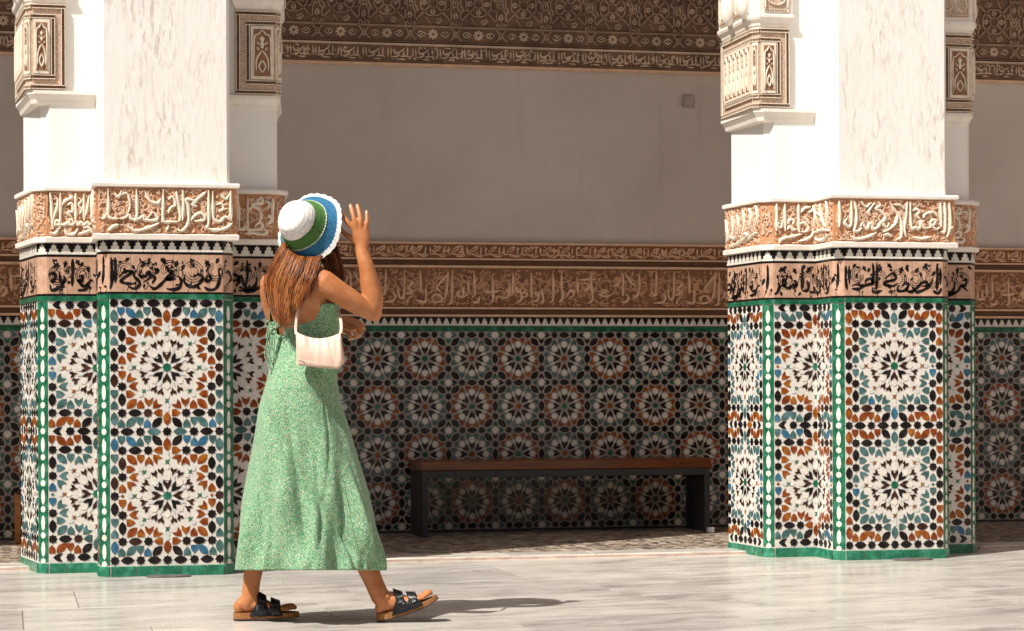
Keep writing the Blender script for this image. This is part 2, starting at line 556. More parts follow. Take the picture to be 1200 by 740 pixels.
# ---------------------------------------------------------------- written strokes
def parse(txt):
    out = []
    for line in txt.strip().split('\n'):
        line = line.strip()
        if not line: continue
        for s in line.split(';'):
            s = s.strip()
            if not s: continue
            w_ = 1.0
            if ':' in s:
                w_, s = s.split(':'); w_ = float(w_)
            out.append((w_, [tuple(float(a) for a in q.split(',')) for q in s.split()]))
    return out
def catmull(p, n=6):
    if len(p) < 3:
        k = 3
        return [(p[0][0] + (p[1][0] - p[0][0]) * i / k, p[0][1] + (p[1][1] - p[0][1]) * i / k) for i in range(k + 1)]
    q = [p[0]] + list(p) + [p[-1]]
    r = []
    for i in range(1, len(q) - 2):
        for k in range(n):
            t = k / n
            r.append(tuple(0.5 * (2 * q[i][j] + (q[i + 1][j] - q[i - 1][j]) * t + (2 * q[i - 1][j] - 5 * q[i][j] + 4 * q[i + 1][j] - q[i + 2][j]) * t * t
                                  + (3 * q[i][j] - q[i - 1][j] - 3 * q[i + 1][j] + q[i + 2][j]) * t ** 3) for j in (0, 1)))
    r.append(p[-1])
    return r
def ribbon(mb, face, pts, w, h, d0, mi=0, flat=False, taper=0.25, n=6, lim=None):
    """pts in face metres; a raised stroke with a rounded or flat section"""
    pts = catmull(pts, n)
    N = len(pts)
    sec = [(-1, 0), (-0.92, 1), (0.92, 1), (1, 0)] if flat else [(-1, 0), (-0.8, 0.75), (0, 1), (0.8, 0.75), (1, 0)]
    vs = []
    for i, (x, z) in enumerate(pts):
        a = pts[max(0, i - 1)]; b = pts[min(N - 1, i + 1)]
        tx, tz = b[0] - a[0], b[1] - a[1]
        L = math.hypot(tx, tz) or 1e-6
        nx, nz = -tz / L, tx / L
        e = min(i, N - 1 - i) / max(1, (N - 1) * 0.22)
        k = (taper + (1 - taper) * min(1, e)) * (1 + 0.18 * math.sin(i * 0.9 + x * 50))
        for sx, sy in sec:
            xx = x + nx * w * sx * k
            if lim: xx = min(max(xx, lim[0]), lim[1])
            vs.append(face.p(xx, z + nz * w * sx * k, d0 + h * sy))
    m = len(sec)
    f = [(i * m + j, i * m + j + 1, (i + 1) * m + j + 1, (i + 1) * m + j) for i in range(N - 1) for j in range(m - 1)]
    f += [tuple(range(m)), tuple(range((N - 1) * m + m - 1, (N - 1) * m - 1, -1))]
    mb.add(vs, f, mi)
def write(mb, face, strokes, src, dst, w, h, d0, mi=0, flat=False, rev=False, n=6):
    X0, X1, Y0, Y1 = src
    x0, x1, z0, z1 = dst
    for k, pts in strokes:
        q = [(x0 + (x - X0) / (X1 - X0) * (x1 - x0), z1 - (y - Y0) / (Y1 - Y0) * (z1 - z0)) for x, y in pts]
        ribbon(mb, face, q, w * k, h, d0, mi, flat, n=n, lim=(x0 - 0.004, x1 + 0.004))
def leaf(mb, face, x, z, s, ang, h, d0, mi=0, lobes=3):
    c, sn = math.cos(ang), math.sin(ang)
    pts = [(0, 1.0), (-0.28, 0.45), (-0.62, 0.35), (-0.35, -0.1), (-0.3, -0.55), (0, -0.8), (0.3, -0.55), (0.35, -0.1), (0.62, 0.35), (0.28, 0.45)]
    q = [(x + (a * c - b * sn) * s, z + (a * sn + b * c) * s) for a, b in pts]
    n = len(q)
    v = [face.p(a, b, d0) for a, b in q] + [face.p(a, b, d0 + h * 0.7) for a, b in q] + [face.p(x, z, d0 + h)]
    f = [(i, (i + 1) % n, (i + 1) % n + n, i + n) for i in range(n)] + [(i + n, (i + 1) % n + n, 2 * n) for i in range(n)]
    mb.add(v, f, mi)
def scrolls(mb, face, x0, x1, z0, z1, w, h, d0, mi=0, seed=1, leaves=True, flat=False, dens=1.0, leaf_mi=None, lw=1.0):
    rnd = random.Random(seed)
    H = z1 - z0
    n = max(1, round((x1 - x0) / (H * 0.52) * dens))
    st = (x1 - x0) / n
    for i in range(n):
        cx = x0 + (i + 0.5) * st + rnd.uniform(-.08, .08) * st
        cz = z0 + H * (0.56 + rnd.uniform(-.06, .06))
        rr = min(st * 0.56, H * 0.40)
        sg = 1 if i % 2 else -1
        a0 = rnd.uniform(0, 6)
        pts = []
        for k in range(11):
            a = a0 + sg * k * 0.75
            r = rr * (1 - k / 13)
            px = min(max(cx + r * math.cos(a), x0 + w), x1 - w)
            pz = min(max(cz + r * math.sin(a), z0 + w), z1 - w)
            pts.append((px, pz))
        ribbon(mb, face, pts, w, h, d0, mi, flat, n=2)
        if leaves:
            for k in range(5):
                a = rnd.uniform(0, 6.3); r = rr * rnd.uniform(0.75, 1.15)
                px = min(max(cx + r * math.cos(a), x0 + w * 2.5), x1 - w * 2.5); pz = min(max(cz + r * math.sin(a), z0 + w * 3), z1 - w * 3)
                leaf(mb, face, px, pz, w * rnd.uniform(2.6, 3.8) * lw, a + rnd.uniform(-1, 1), h * 1.02, d0, mi if leaf_mi is None else leaf_mi)

def filler(mb, face, x0, x1, z0, z1, w, h, d0, mi, seed, area):
    """short curling leaves that fill the ground of a carved band"""
    rnd = random.Random(seed * 13 + 1)
    n = int((x1 - x0) * (z1 - z0) / area)
    for i in range(n):
        x = rnd.uniform(x0, x1); z = rnd.uniform(z0, z1)
        a = rnd.uniform(0, 6.28); L = rnd.uniform(3, 6) * w; cv = rnd.choice((-1, 1)) * rnd.uniform(.5, 1.4)
        pts = []
        for k in range(4):
            pts.append((min(max(x, x0 + w), x1 - w), min(max(z, z0 + w), z1 - w)))
            x += math.cos(a) * L * .5; z += math.sin(a) * L * .5; a += cv
        ribbon(mb, face, pts, w * rnd.uniform(.7, 1.2), h * rnd.uniform(.8, 1.1), d0, mi, False, n=2)
W_CB = parse("""62,52 66,150 64,225 85,246 130,246; 245,52 250,150 248,235 230,264; 130,246 165,244 198,222 212,248 250,250 288,232 298,252 360,256 382,242 352,204 322,238
420,52 420,150 418,240 430,266 470,264 515,262; 505,60 520,150 532,225 522,262; 548,52 552,150 545,256; 455,290 440,322; 500,312 540,322 572,290 586,250 582,160 566,118 610,120 618,150
600,256 622,226 660,204 692,228 680,252 618,258; 716,52 718,150 716,270 698,302; 744,58 746,150 750,240 790,258 826,228 862,252; 862,52 862,150 866,245
300,66 335,130 385,142 402,112; 620,135 650,108 700,62; 640,128 612,150 640,160; 185,285 235,326 330,302 392,272; 700,300 760,316 830,300 872,268; 130,286 95,300 60,328; 18,250 40,240 52,215
0.8:760,150 800,140 812,175 780,190 840,170; 0.8:450,120 480,100 500,150 470,170 450,210; 0.7:100,70 130,110 150,60; 0.8:790,75 830,110 850,80; 0.7:110,110 180,80 205,150 190,210""")
W_CA = parse("""100,30 112,100 118,200 130,270; 190,30 192,120 190,205 178,240; 160,60 170,110 130,200 118,240; 150,270 182,262 180,225 150,215 150,240 190,240 230,240 255,225 275,240 300,235 290,205 270,215 285,250
325,30 325,120 326,210; 398,35 398,120 400,215; 445,40 432,120 410,180; 300,240 330,215 345,240 372,222 395,240 425,222 445,240 465,215; 95,290 140,300 182,262; 230,260 250,300 310,300 345,262
390,260 430,255 455,270 420,285 390,275; 345,300 400,290 470,262; 60,30 70,100 60,180; 205,110 240,80 290,60 270,40; 250,110 290,100 300,150 255,160 290,190; 0.7:345,60 375,80 350,110 380,140 352,170; 480,60 490,150 484,220""")
W_CC = parse("""108,72 112,150 112,250 125,272 150,262 148,230; 172,72 172,160 170,262 178,275 235,272 270,262 262,232 232,240 215,270; 262,75 230,110 205,130 250,150 262,200 240,235; 262,75 272,110 215,120
150,300 200,292 280,300 300,280 280,270; 60,140 85,180 95,230; 300,240 330,220 325,190 305,200; 60,300 75,290 72,262; 345,80 342,150 340,230; 0.7:205,130 175,160; 0.8:285,100 320,115 300,150""")
W_CRB = parse("""20,60 25,150 18,240; 75,180 60,210 85,235 108,215 110,120 108,60; 130,60 145,120 145,200 130,262 160,262 185,240; 175,235 190,205 205,235 230,245 240,215 262,215 262,245 300,240 330,200 350,225 372,235 385,205
300,60 322,85 290,110 330,130 360,170 330,200 305,170; 390,60 420,110 455,150 480,210 475,300 440,318; 450,140 440,200 400,240 340,270; 520,60 515,150 500,240 512,300; 545,60 545,150 555,240 580,235 612,240 625,190 645,235 690,235
560,120 590,110 610,130 590,150 620,180; 690,235 700,190 730,185 720,215 700,215 735,245 760,235; 768,60 772,150 775,230; 800,60 805,150 800,260 770,262; 835,60 842,150 840,240 815,300; 845,240 862,225
0.8:640,170 660,140 720,130 745,160; 0.8:250,160 235,130 280,70; 0.7:410,80 470,85 500,110; 400,300 380,285 345,290; 560,300 620,312 690,300; 100,300 150,320 235,300 290,275; 0.7:180,60 215,100 250,70""")
W_CRA = parse("""340,60 342,150 338,250; 408,60 408,150 410,250; 520,60 522,150 525,260; 600,120 640,100 650,60; 360,190 345,215 375,225 385,190 360,175; 425,240 450,220 475,240 505,235; 530,200 560,190 600,220 585,250 535,255
355,320 400,300 480,285 540,270; 520,320 600,300 650,250 655,150; 540,120 570,90 620,80; 430,200 450,170 480,175 470,205; 560,150 590,170 610,200; 380,300 360,335""")
W_CRL = parse("""690,70 700,150 690,230; 730,70 735,140 760,230; 770,60 775,150 770,240; 690,260 740,250 790,262; 700,300 740,320 790,290; 705,120 740,160 725,200""")
W_CP = parse("""60,140 75,250 70,330; 110,120 120,220 110,300; 150,110 165,200 150,290; 200,90 210,190 200,270; 250,80 262,170 250,250; 300,70 310,160 300,240; 70,330 100,290 130,310 160,270; 180,330 210,280 240,300 270,260; 90,370 160,350 240,300; 230,340 280,300 310,290""")
W_BB = parse("""38,478 42,560 42,640 30,692; 1.1:66,478 68,560 66,650; 90,612 135,572 188,576 150,600 108,640 170,655 215,650; 215,560 198,600 236,640 234,668 200,688 158,672
252,560 238,598 278,604 304,572 314,612 262,645; 332,590 346,620 328,652; 350,590 372,560 342,556; 302,662 345,688 398,650 445,600 472,570 430,558; 430,560 480,602 430,625 500,620; 508,596 536,632 520,680 470,692 428,686
560,590 558,640 600,672 652,660 692,612 660,588 640,600; 730,576 748,620 716,634 720,590; 802,556 812,620 784,682 732,692 700,672; 0.6:240,480 250,505 300,520 312,485; 0.6:400,480 395,500 440,520; 0.6:600,480 612,510""")
L_BB = [(150, 492, 1), (130, 560, .8), (195, 545, 1), (262, 528, 1.1), (412, 500, 1.2), (436, 545, 1.1), (500, 520, 1.3), (545, 545, .8), (612, 500, 1), (622, 530, .9), (724, 512, 1.3), (795, 496, 1.1), (355, 520, .7), (660, 680, .9), (270, 670, .8), (525, 660, .7), (680, 565, .7), (630, 600, .8)]
S_BB = [(130, 560, 55), (285, 565, 65), (455, 560, 65), (620, 570, 72), (780, 570, 62)]
W_BA = parse("""105,560 140,545 165,570 130,600 165,600; 115,620 130,655 190,640 225,610 238,580 225,560; 190,540 205,600 240,605; 300,455 302,540 295,630; 255,600 280,610; 350,570 380,560 375,600 345,590 380,625 420,620 450,590 470,600
340,655 400,650 440,625; 0.6:140,455 155,490 200,500; 0.6:200,640 240,630""")
L_BA = [(160, 500, 1.1), (240, 490, 1.3), (345, 480, 1.3), (375, 490, 1), (430, 520, 1.2), (480, 560, .7), (265, 540, .8), (150, 560, .8)]
S_BA = [(165, 560, 60), (385, 560, 60), (275, 540, 35)]
W_BC = parse("""148,470 150,560 140,640; 60,600 100,595 120,560; 100,660 160,660 215,640 240,590; 120,560 130,620 150,650 190,630 200,570; 60,570 85,560 110,600 85,630; 240,570 270,560 262,600 240,600 280,640; 120,640 150,670 200,655""")
L_BC = [(90, 490, 1.3), (215, 500, 1.2), (240, 540, 1), (120, 530, .9), (190, 520, .8), (290, 480, 1.1)]
S_BC = [(130, 560, 50), (235, 560, 50)]
W_BRB = parse("""60,610 100,600 150,610 200,600 235,590 215,560 180,570 170,600; 235,450 240,530 225,610; 268,450 268,560 262,640; 60,630 110,632 160,615; 222,640 260,655 310,640; 335,560 400,520 425,560 350,580 330,600 400,610 440,590
450,600 440,640 500,640 530,600 500,590 480,610; 540,590 520,640 570,645 640,590 680,580 690,600 640,612; 560,610 600,650 690,620 740,560; 772,450 775,560 768,640; 800,480 800,600; 735,640 780,658 810,620; 12,470 10,560 20,640; 38,470 40,600""")
L_BRB = [(80, 470, 1), (100, 540, 1), (165, 490, 1.2), (200, 500, 1), (300, 490, 1.1), (375, 470, 1.3), (470, 500, 1.5), (520, 490, 1.2), (600, 500, 1.2), (635, 530, 1), (680, 480, 1.2), (745, 520, 1.1), (390, 650, .9), (600, 655, .8), (290, 560, .8), (120, 590, .7), (560, 560, .8)]
S_BRB = [(105, 530, 55), (290, 560, 60), (450, 560, 65), (590, 560, 60), (735, 560, 62)]
W_BRA = parse("""300,660 330,640 345,600 330,580; 350,600 390,600 400,570 375,560 385,600 430,615 470,590 500,600; 545,460 545,560 540,630; 580,560 600,590 590,630 545,632; 470,560 500,590 460,620; 640,600 660,640 620,640; 0.7:410,470 385,490 400,520""")
L_BRA = [(360, 490, 1.4), (410, 540, 1.2), (480, 500, 1.3), (600, 490, 1.5), (330, 540, .9), (445, 545, 1), (640, 530, 1), (360, 655, 1), (520, 655, .9), (560, 470, 1)]
S_BRA = [(400, 560, 65), (590, 560, 60)]
W_BIG = parse("""125,222 122,300 118,380 100,386 88,350; 245,226 245,320 240,400 220,416 205,380 208,330; 160,380 176,385 186,410 165,436 100,440; 348,230 352,320 350,378; 255,300 302,310 270,350 302,370 258,385 312,388; 300,395 270,420 265,452
385,340 386,400 380,440 340,436 320,420; 398,436 440,442 492,430 480,398 450,390 428,412 440,440; 530,230 528,300 520,380 505,425; 560,226 560,320 556,400 550,446 524,456; 540,240 490,300 458,342 482,372; 570,424 602,370 596,400 640,402 660,380
632,335 633,402; 665,290 668,392; 706,230 706,320 710,390 690,402; 742,400 726,440 690,436; 770,370 830,372 880,360; 825,250 828,350 830,430 800,446; 850,440 862,402 900,412 930,400 926,350 898,402; 940,300 942,410; 965,236 960,340 955,402
1010,350 985,344 990,376 1012,360 1016,420 970,456; 1015,412 1050,400 1056,380 1030,374 1020,402 1062,402; 1086,240 1086,330 1088,410; 1130,365 1110,375 1126,396 1136,370 1130,420 1085,440; 1150,350 1166,420 1150,455
1230,232 1234,330 1230,430 1208,436; 1290,232 1290,330 1296,410 1270,440; 1320,408 1350,356 1372,388 1330,420; 1395,262 1400,390; 1400,286 1520,282; 1490,226 1490,326 1500,418 1460,448; 1440,306 1476,326 1446,368; 1530,366 1600,356 1550,386 1600,398 1642,376
1630,326 1672,316 1690,276; 1705,236 1708,336 1705,398; 1720,376 1746,408 1720,436 1690,428; 0.8:1722,238 1760,300 1800,330; 1820,240 1818,336 1800,398 1770,388""")
W_KUF = parse("""10,20 12,75; 10,78 40,72 60,80 95,76; 25,60 50,30 75,18 60,45 30,62; 95,20 92,76; 60,88 90,92 110,78""")
W_KUF2 = parse("""8,25 8,80; 22,25 24,80; 24,80 50,78 66,64 50,58 42,72; 40,28 40,55 70,50 95,28; 70,78 100,74 120,80; 88,45 90,75; 108,22 108,78; 60,92 100,95""")

# ---------------------------------------------------------------- pillars
Z_SK, Z_PAN, Z_GR = 0.052, 1.361, 1.388          # skirting top, mosaic top, green line top
Z_IN0, Z_IN1 = 1.397, 1.585                      # glazed inscription
Z_ME1 = 1.652                                    # merlons top
Z_CA0, Z_CA1, Z_TOP = 1.684, 1.911, 1.936        # carved inscription, ledge top

def console_face(mb, face, x0, x1, z0, z1, left_open, niches):
    """carved console panel: twisted borders, a plain band and niches; mats 0 light, 1 brown, 2 dark"""
    face.box(mb, x0, x1, z0, z1, -0.02, 0.0, 1)
    def braid(a0, a1, b0, b1):
        horizontal = (a1 - a0) > (b1 - b0)
        L = (a1 - a0) if horizontal else (b1 - b0)
        face.box(mb, a0, a1, b0, b1, 0.0, 0.003, 2)
        n = int(L / 0.0150)
        t = 0.0035
        for e in (0, 1):
            if horizontal: face.box(mb, a0, a1, (b1 - t) if e else b0, b1 if e else b0 + t, 0.003, 0.010, 0)
            else: face.box(mb, (a1 - t) if e else a0, a1 if e else a0 + t, b0, b1, 0.003, 0.010, 0)
        for i in range(n):
            c = (i + 0.5) * L / n
            h = 0.0036
            if horizontal: q = [(a0 + c - h - .003, b0 + t), (a0 + c - .003, b0 + t), (a0 + c + h + .003, b1 - t), (a0 + c + .003, b1 - t)]
            else: q = [(a0 + t, b0 + c - h - .003), (a0 + t, b0 + c - .003), (a1 - t, b0 + c + h + .003), (a1 - t, b0 + c + .003)]
            mb.add([face.p(x, z, .003) for x, z in q] + [face.p(x, z, .009) for x, z in q], [(4, 5, 6, 7), (7, 6, 5, 4), (0, 1, 5, 4), (1, 2, 6, 5), (2, 3, 7, 6), (3, 0, 4, 7)], 0)
    def frame(k0, bw, fn):
        """left_open: the side where the frame runs into the corner"""
        xl = x0 + (0 if left_open == 'L' else k0); xr = x1 - (0 if left_open == 'R' else k0)
        if left_open == 'B': xl, xr = x0, x1
        fn(xl, xr, z1 - k0 - bw, z1 - k0); fn(xl, xr, z0 + k0, z0 + k0 + bw)
        if left_open not in ('R', 'B'): fn(xr - bw, xr, z0 + k0 + bw, z1 - k0 - bw)
        if left_open not in ('L', 'B'): fn(xl, xl + bw, z0 + k0 + bw, z1 - k0 - bw)
    frame(0.002, 0.021, braid)
    frame(0.052, 0.021, braid)
    e = 0.078
    a0 = x0 + (0.006 if left_open in ('L', 'B') else e); a1 = x1 - (0.006 if left_open in ('R', 'B') else e)
    b0, b1 = z0 + e, z1 - e
    face.box(mb, a0, a1, b0, b1, 0.0, 0.012, 0)
    n = niches
    for i in range(n):
        w_ = (a1 - a0) / n
        c0, c1 = a0 + i * w_ + min(0.014, w_ * .15), a0 + (i + 1) * w_ - min(0.014, w_ * .15)
        face.box(mb, c0, c1, b0 + 0.016, b1 - 0.016, 0.012, 0.0135, 3)
        cm = (c0 + c1) / 2; hw = (c1 - c0) / 2 - 0.003; H = b1 - b0 - 0.04; zb = b0 + 0.02
        for s in (-1, 1):
            ribbon(mb, face, [(cm + s * hw, zb), (cm + s * hw, zb + H * .8), (cm + s * hw * .5, zb + H * .9), (cm, zb + H)], 0.0035, 0.008, 0.0135, 0, n=3)
            ribbon(mb, face, [(cm, zb + H * .55), (cm + s * hw * .7, zb + H * .36), (cm + s * hw * .75, zb + H * .1)], 0.004, 0.008, 0.0135, 0, n=3)
            ribbon(mb, face, [(cm, zb + H * .34), (cm + s * hw * .42, zb + H * .2), (cm, zb + H * .06)], 0.004, 0.008, 0.0135, 0, n=3)
        for q in (.66, .78):
            leaf(mb, face, cm, zb + H * q, hw * 0.55, 0, 0.006, 0.0135, 0)
            leaf(mb, face, cm - hw * .5, zb + H * (q - .08), hw * 0.35, .6, 0.006, 0.0135, 1)
            leaf(mb, face, cm + hw * .5, zb + H * (q - .08), hw * 0.35, -.6, 0.006, 0.0135, 1)

def beads(mo, grn, face, z0, z1, ph=0.0):
    """border strip: white beads between green tiles"""
    L = face.L
    per = 0.121
    n = int((z1 - z0) / per)
    per = (z1 - z0) / n
    for i in range(n):
        for s in (0, 1):
            a, b = (0.002, L / 2 - 0.0015) if s == 0 else (L / 2 + 0.0015, L - 0.002)
            mb = MB(); face.box(mb, a, b, z0 + i * per + 0.001, z0 + (i + 1) * per - 0.001, 0, 0.002)
            grn.append(mb)
        mo.piece(face, L / 2, z0 + (i + 0.5) * per, 'bead', 'glaze_white', 0, 0.00064, None, 0.0012)
        mo.piece(face, L / 2, z0 + i * per + 0.004, 'small_star', 'glaze_white', 0, 0.00058, None, 0.0012)

def strip_tiles(name, parent, face, z0, z1, tw, mat, th, d=0.0, seed=0, jag=0.15, joint=0.0012):
    rnd = random.Random(seed)
    x = 0.0
    edges = [0.0]
    while edges[-1] < face.L - tw * 0.6:
        edges.append(edges[-1] + tw * rnd.uniform(1 - jag, 1 + jag))
    if len(edges) == 1: edges.append(face.L)
    edges[-1] = face.L
    for a, b in zip(edges[:-1], edges[1:]):
        mb = MB()
        t = th + rnd.uniform(0, 0.0008)
        a2, b2 = a + joint, b - joint
        z2, z3 = z0 + joint, z1 - joint
        c = 0.0012
        v = [face.p(x, z, d) for x, z in ((a2, z2), (b2, z2), (b2, z3), (a2, z3))] + [face.p(x, z, d + t - c) for x, z in ((a2, z2), (b2, z2), (b2, z3), (a2, z3))] + \
            [face.p(x, z, d + t) for x, z in ((a2 + c, z2 + c), (b2 - c, z2 + c), (b2 - c, z3 - c), (a2 + c, z3 - c))]
        f = [(0, 1, 5, 4), (1, 2, 6, 5), (2, 3, 7, 6), (3, 0, 4, 7), (4, 5, 9, 8), (5, 6, 10, 9), (6, 7, 11, 10), (7, 4, 8, 11), (8, 9, 10, 11)]
        mb.add([q - parent.location for q in v], f)
        mb.obj(name, mat, parent)

def merlons(parent, face, z0, z1, n, name='merlon_tile', objects=True, rest=None, black='glaze_black', white='glaze_white'):
    mb = MB() if objects else rest
    face.box(mb, 0, face.L, z0, z1, -0.001, 0.001, 0)
    if objects:
        o = mesh_obj('merlon_ground', [Vector(v) - parent.location for v in mb.v], mb.f, black, parent)
    w_ = face.L / n
    sc = w_ / 70
    H = (z1 - z0) * 0.97
    poly = [(x * sc, y / 68 * H) for x, y in SH['merlon']]
    v, f = shape_geo(poly, 0.003, bev=False)
    if objects:
        me = bpy.data.meshes.new(name); me.from_pydata(v, [], f); me.materials.append(M[white])
    for i in range(n):
        m = face.mat((i + 0.5) * w_, z0 + 0.001, 0.001, 0, 1)
        if objects:
            o = bpy.data.objects.new(name, me); C.objects.link(o); o.parent = parent
            o.matrix_basis = Matrix.Translation(-parent.location) @ m
        else:
            rest.add([m @ Vector(p) for p in v], f, 1)

def sub(mb, parent):
    mb.v = [tuple(Vector(p) - parent.location) for p in mb.v]
    return mb

def make_pillar(u0, sb, label, panels, seed, front=True):
    root = empty('pillar', (u0, 11.45, 0), label, 'pillar', 'tiled pillars between courtyard and gallery')
    if not front: root.location = (u0, 11.45, 0)
    P = lambda pts: [(u0 + a, b) for a, b in pts]
    Lb, Rb = sb
    wing = 0.568
    tile = P([(-Lb, 11.857), (-.618, 11.381), (-.568, 11.331), (-.33, 11.331), (-.33, 11.093), (-.277, 11.04), (.277, 11.04), (.33, 11.093), (.33, 11.331), (.568, 11.331), (.618, 11.381), (Rb, 11.857), (Rb - .05, 11.91), (-Lb + .05, 11.91)])
    F = [Face(tile[i], tile[i + 1]) for i in range(11)]
    band = P([(-Lb, 11.857), (-.618, 11.381), (-.568, 11.331), (-.333, 11.331), (-.333, 11.038), (.333, 11.038), (.333, 11.331), (.568, 11.331), (.618, 11.381), (Rb, 11.857), (Rb - .05, 11.91), (-Lb + .05, 11.91)])
    G = [Face(band[i], band[i + 1], 0.010) for i in range(9)]
    sh = P([(-Lb + .02, 11.84), (-.600, 11.40), (-.555, 11.352), (-.325, 11.352), (-.325, 11.085), (-.300, 11.06), (.300, 11.06), (.315, 11.075), (.315, 11.352), (.560, 11.352), (.590, 11.39), (Rb - .02, 11.84), (Rb - .06, 11.88), (-Lb + .06, 11.88)])
    # core behind the tiles
    mb = MB(); mb.profile(tile, [(-0.05, -0.001), (Z_IN0, -0.001)]); sub(mb, root).obj('tile_bed', 'grout', root)
    mb = MB(); mb.profile(tile, [(Z_IN0 + .0005, -0.004), (Z_CA0, -0.004)]); sub(mb, root).obj('inscription_bed', 'grout', root)
    # shafts
    mb = MB(); mb.profile([(x, y) for x, y in sh], [(Z_TOP - 0.03, 0), (5.2, 0)]); sub(mb, root).obj('wing_shaft', 'plaster_white', root)
    mid = P([(-.300, 11.0585), (.300, 11.0585), (.300, 11.20), (-.300, 11.20)])
    mb = MB(); mb.profile(mid, [(Z_TOP - 0.03, 0.0), (5.2, 0.0)]); sub(mb, root).obj('front_shaft', 'shaft_stone', root)
    # carved band, its ledges
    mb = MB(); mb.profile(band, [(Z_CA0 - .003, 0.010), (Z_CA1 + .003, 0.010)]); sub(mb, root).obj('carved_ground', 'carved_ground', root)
    mb = MB()
    mb.profile(band, [(Z_CA1, 0.012), (Z_CA1 + 0.004, 0.026), (Z_TOP - 0.008, 0.027), (Z_TOP, 0.022), (Z_TOP, 0.0)])
    sub(mb, root).obj('upper_ledge', 'ledge_stucco', root)
    mb = MB()
    mb.profile(band, [(Z_CA0 - 0.031, 0.004), (Z_CA0 - 0.028, 0.022), (Z_CA0 - 0.005, 0.024), (Z_CA0, 0.012)])
    sub(mb, root).obj('lower_ledge', 'ledge_stucco', root)
    # skirting, green line, black lines, inscription tiles
    for i in range(11):
        if i in (7,): pass
        strip_tiles('skirting_tile', root, F[i], -0.002, Z_SK, 0.105, 'glaze_bright_green', 0.006, 0, seed + i, 0.25, 0.0021)
        strip_tiles('line_tile', root, F[i], Z_PAN, Z_GR, 0.10, 'glaze_green', 0.004, 0, seed + 20 + i, 0.35)
        if F[i].L > 0.2: strip_tiles('inscription_tile', root, F[i], Z_IN0, Z_IN1, 0.097, 'glaze_buff', 0.003, -0.003, seed + 40 + i, 0.1, 0.0008)
        else: strip_tiles('inscription_tile', root, F[i], Z_IN0, Z_IN1, 0.2, 'glaze_buff', 0.003, -0.003, seed + 40 + i, 0.0, 0.0008)
    mb = MB(); mb.profile(tile, [(Z_GR, 0.002), (Z_IN0, 0.002)]); mb.profile(tile, [(Z_IN1, 0.0015), (Z_IN1 + .008, 0.0015)])
    sub(mb, root).obj('black_line', 'glaze_black', root)
    for i in range(11):
        n = max(1, round(F[i].L / 0.0545))
        merlons(root, F[i], Z_IN1 + 0.010, Z_ME1, n)
    # mosaic
    mo = Mosaic(root)
    grn = []
    J = 0.0
    for i in (1, 5, 9) if False else (1,):
        pass
    for i in (1, 4, 6, 9):
        beads(mo, grn, F[i], Z_SK + 0.004, Z_PAN - 0.002)
    def field(i, xc, sch, cols, sd):
        lim = (0.001, F[i].L - 0.001)
        for k, zc in enumerate(ZC):
            pillar_pattern(mo, F[i], xc, zc, sch, cols, lim, seed=sd + k)
        for k, z in enumerate((ZC[0] + 547 * UZ, (ZC[0] + ZC[1]) / 2, ZC[1] - 547 * UZ)):
            row_pattern(mo, F[i], xc, z, sch, cols, lim, k == 1, sd + 10 + k)
    sP, sA, sB, sC = panels
    field(0, F[0].L / 2, sP, False, seed)
    field(2, F[2].L, sA, False, seed + 1)
    field(3, 0.0, sA, False, seed + 2)
    field(5, F[5].L / 2, sB, True, seed + 3)
    field(7, F[7].L, sC, False, seed + 4)
    field(8, 0.0, sC, False, seed + 5)
    field(10, F[10].L / 2, sP, False, seed + 6)
    mo.build(hidden=lambda x, y: (300 < x < 420 and 230 < y < 660))
    # green tiles of the border strips
    for b in grn:
        sub(b, root).obj('border_tile', 'glaze_green', root)
    return root, F, G, tile, band, sh

def glyphs(root, F, spec, u0):
    """spec rows: (face, strokes, leaves, scroll centres, src rect)"""
    for fi, W, Lf, S, src in spec:
        face = F[fi]
        mb = MB()
        dst = (0.002, face.L - 0.002, Z_IN0 + 0.008, Z_IN1 - 0.006)
        sx = (dst[1] - dst[0]) / (src[1] - src[0]); sz = (dst[3] - dst[2]) / (src[3] - src[2])
        T = lambda x, y: (min(max(dst[0] + (x - src[0]) * sx, dst[0]), dst[1]), dst[3] - (y - src[2]) * sz)
        for k, (cx, cy, r) in enumerate(S):
            for rr in (r, r * 0.78, r * 0.5):
                a0 = k * 1.3
                pts = [T(cx + rr * math.cos(a0 + j * .62), cy + rr * math.sin(a0 + j * .62)) for j in range(10)]
                ribbon(mb, face, pts, 0.0018, 0.0006, 0.0008, 0, True, 0.6, 3)
        write(mb, face, W, src, dst, 0.0082, 0.0012, 0.0008, 0, True, n=5)
        for k, (x, y, s) in enumerate(Lf):
            px, pz = T(x, y)
            leaf(mb, face, px, pz, 0.0165 * s, (k * 2.4) % 6.28 * .3 - .9, 0.0008, 0.0012, 0)
        rg = random.Random(fi * 7 + int(root.location.x * 10))
        for k in range(int(face.L / 0.022)):
            px = rg.uniform(dst[0] + .012, dst[1] - .012) if face.L > .06 else face.L / 2
            pz = rg.choice([rg.uniform(dst[2] + .10, dst[3] - .01), rg.uniform(dst[2] + .012, dst[2] + .04)])
            leaf(mb, face, px, pz, 0.011 * rg.uniform(.7, 1.2), rg.uniform(-2, 2), 0.0008, 0.0010, 0)
            ribbon(mb, face, [(px, pz), (px + rg.uniform(-.012, .012), pz - .018), (px + rg.uniform(-.02, .02), pz - .034)], 0.0016, 0.0006, 0.0008, 0, True, 0.6, 3, (dst[0], dst[1]))
        sub(mb, root).obj('glazed_inscription', 'glaze_black', root)

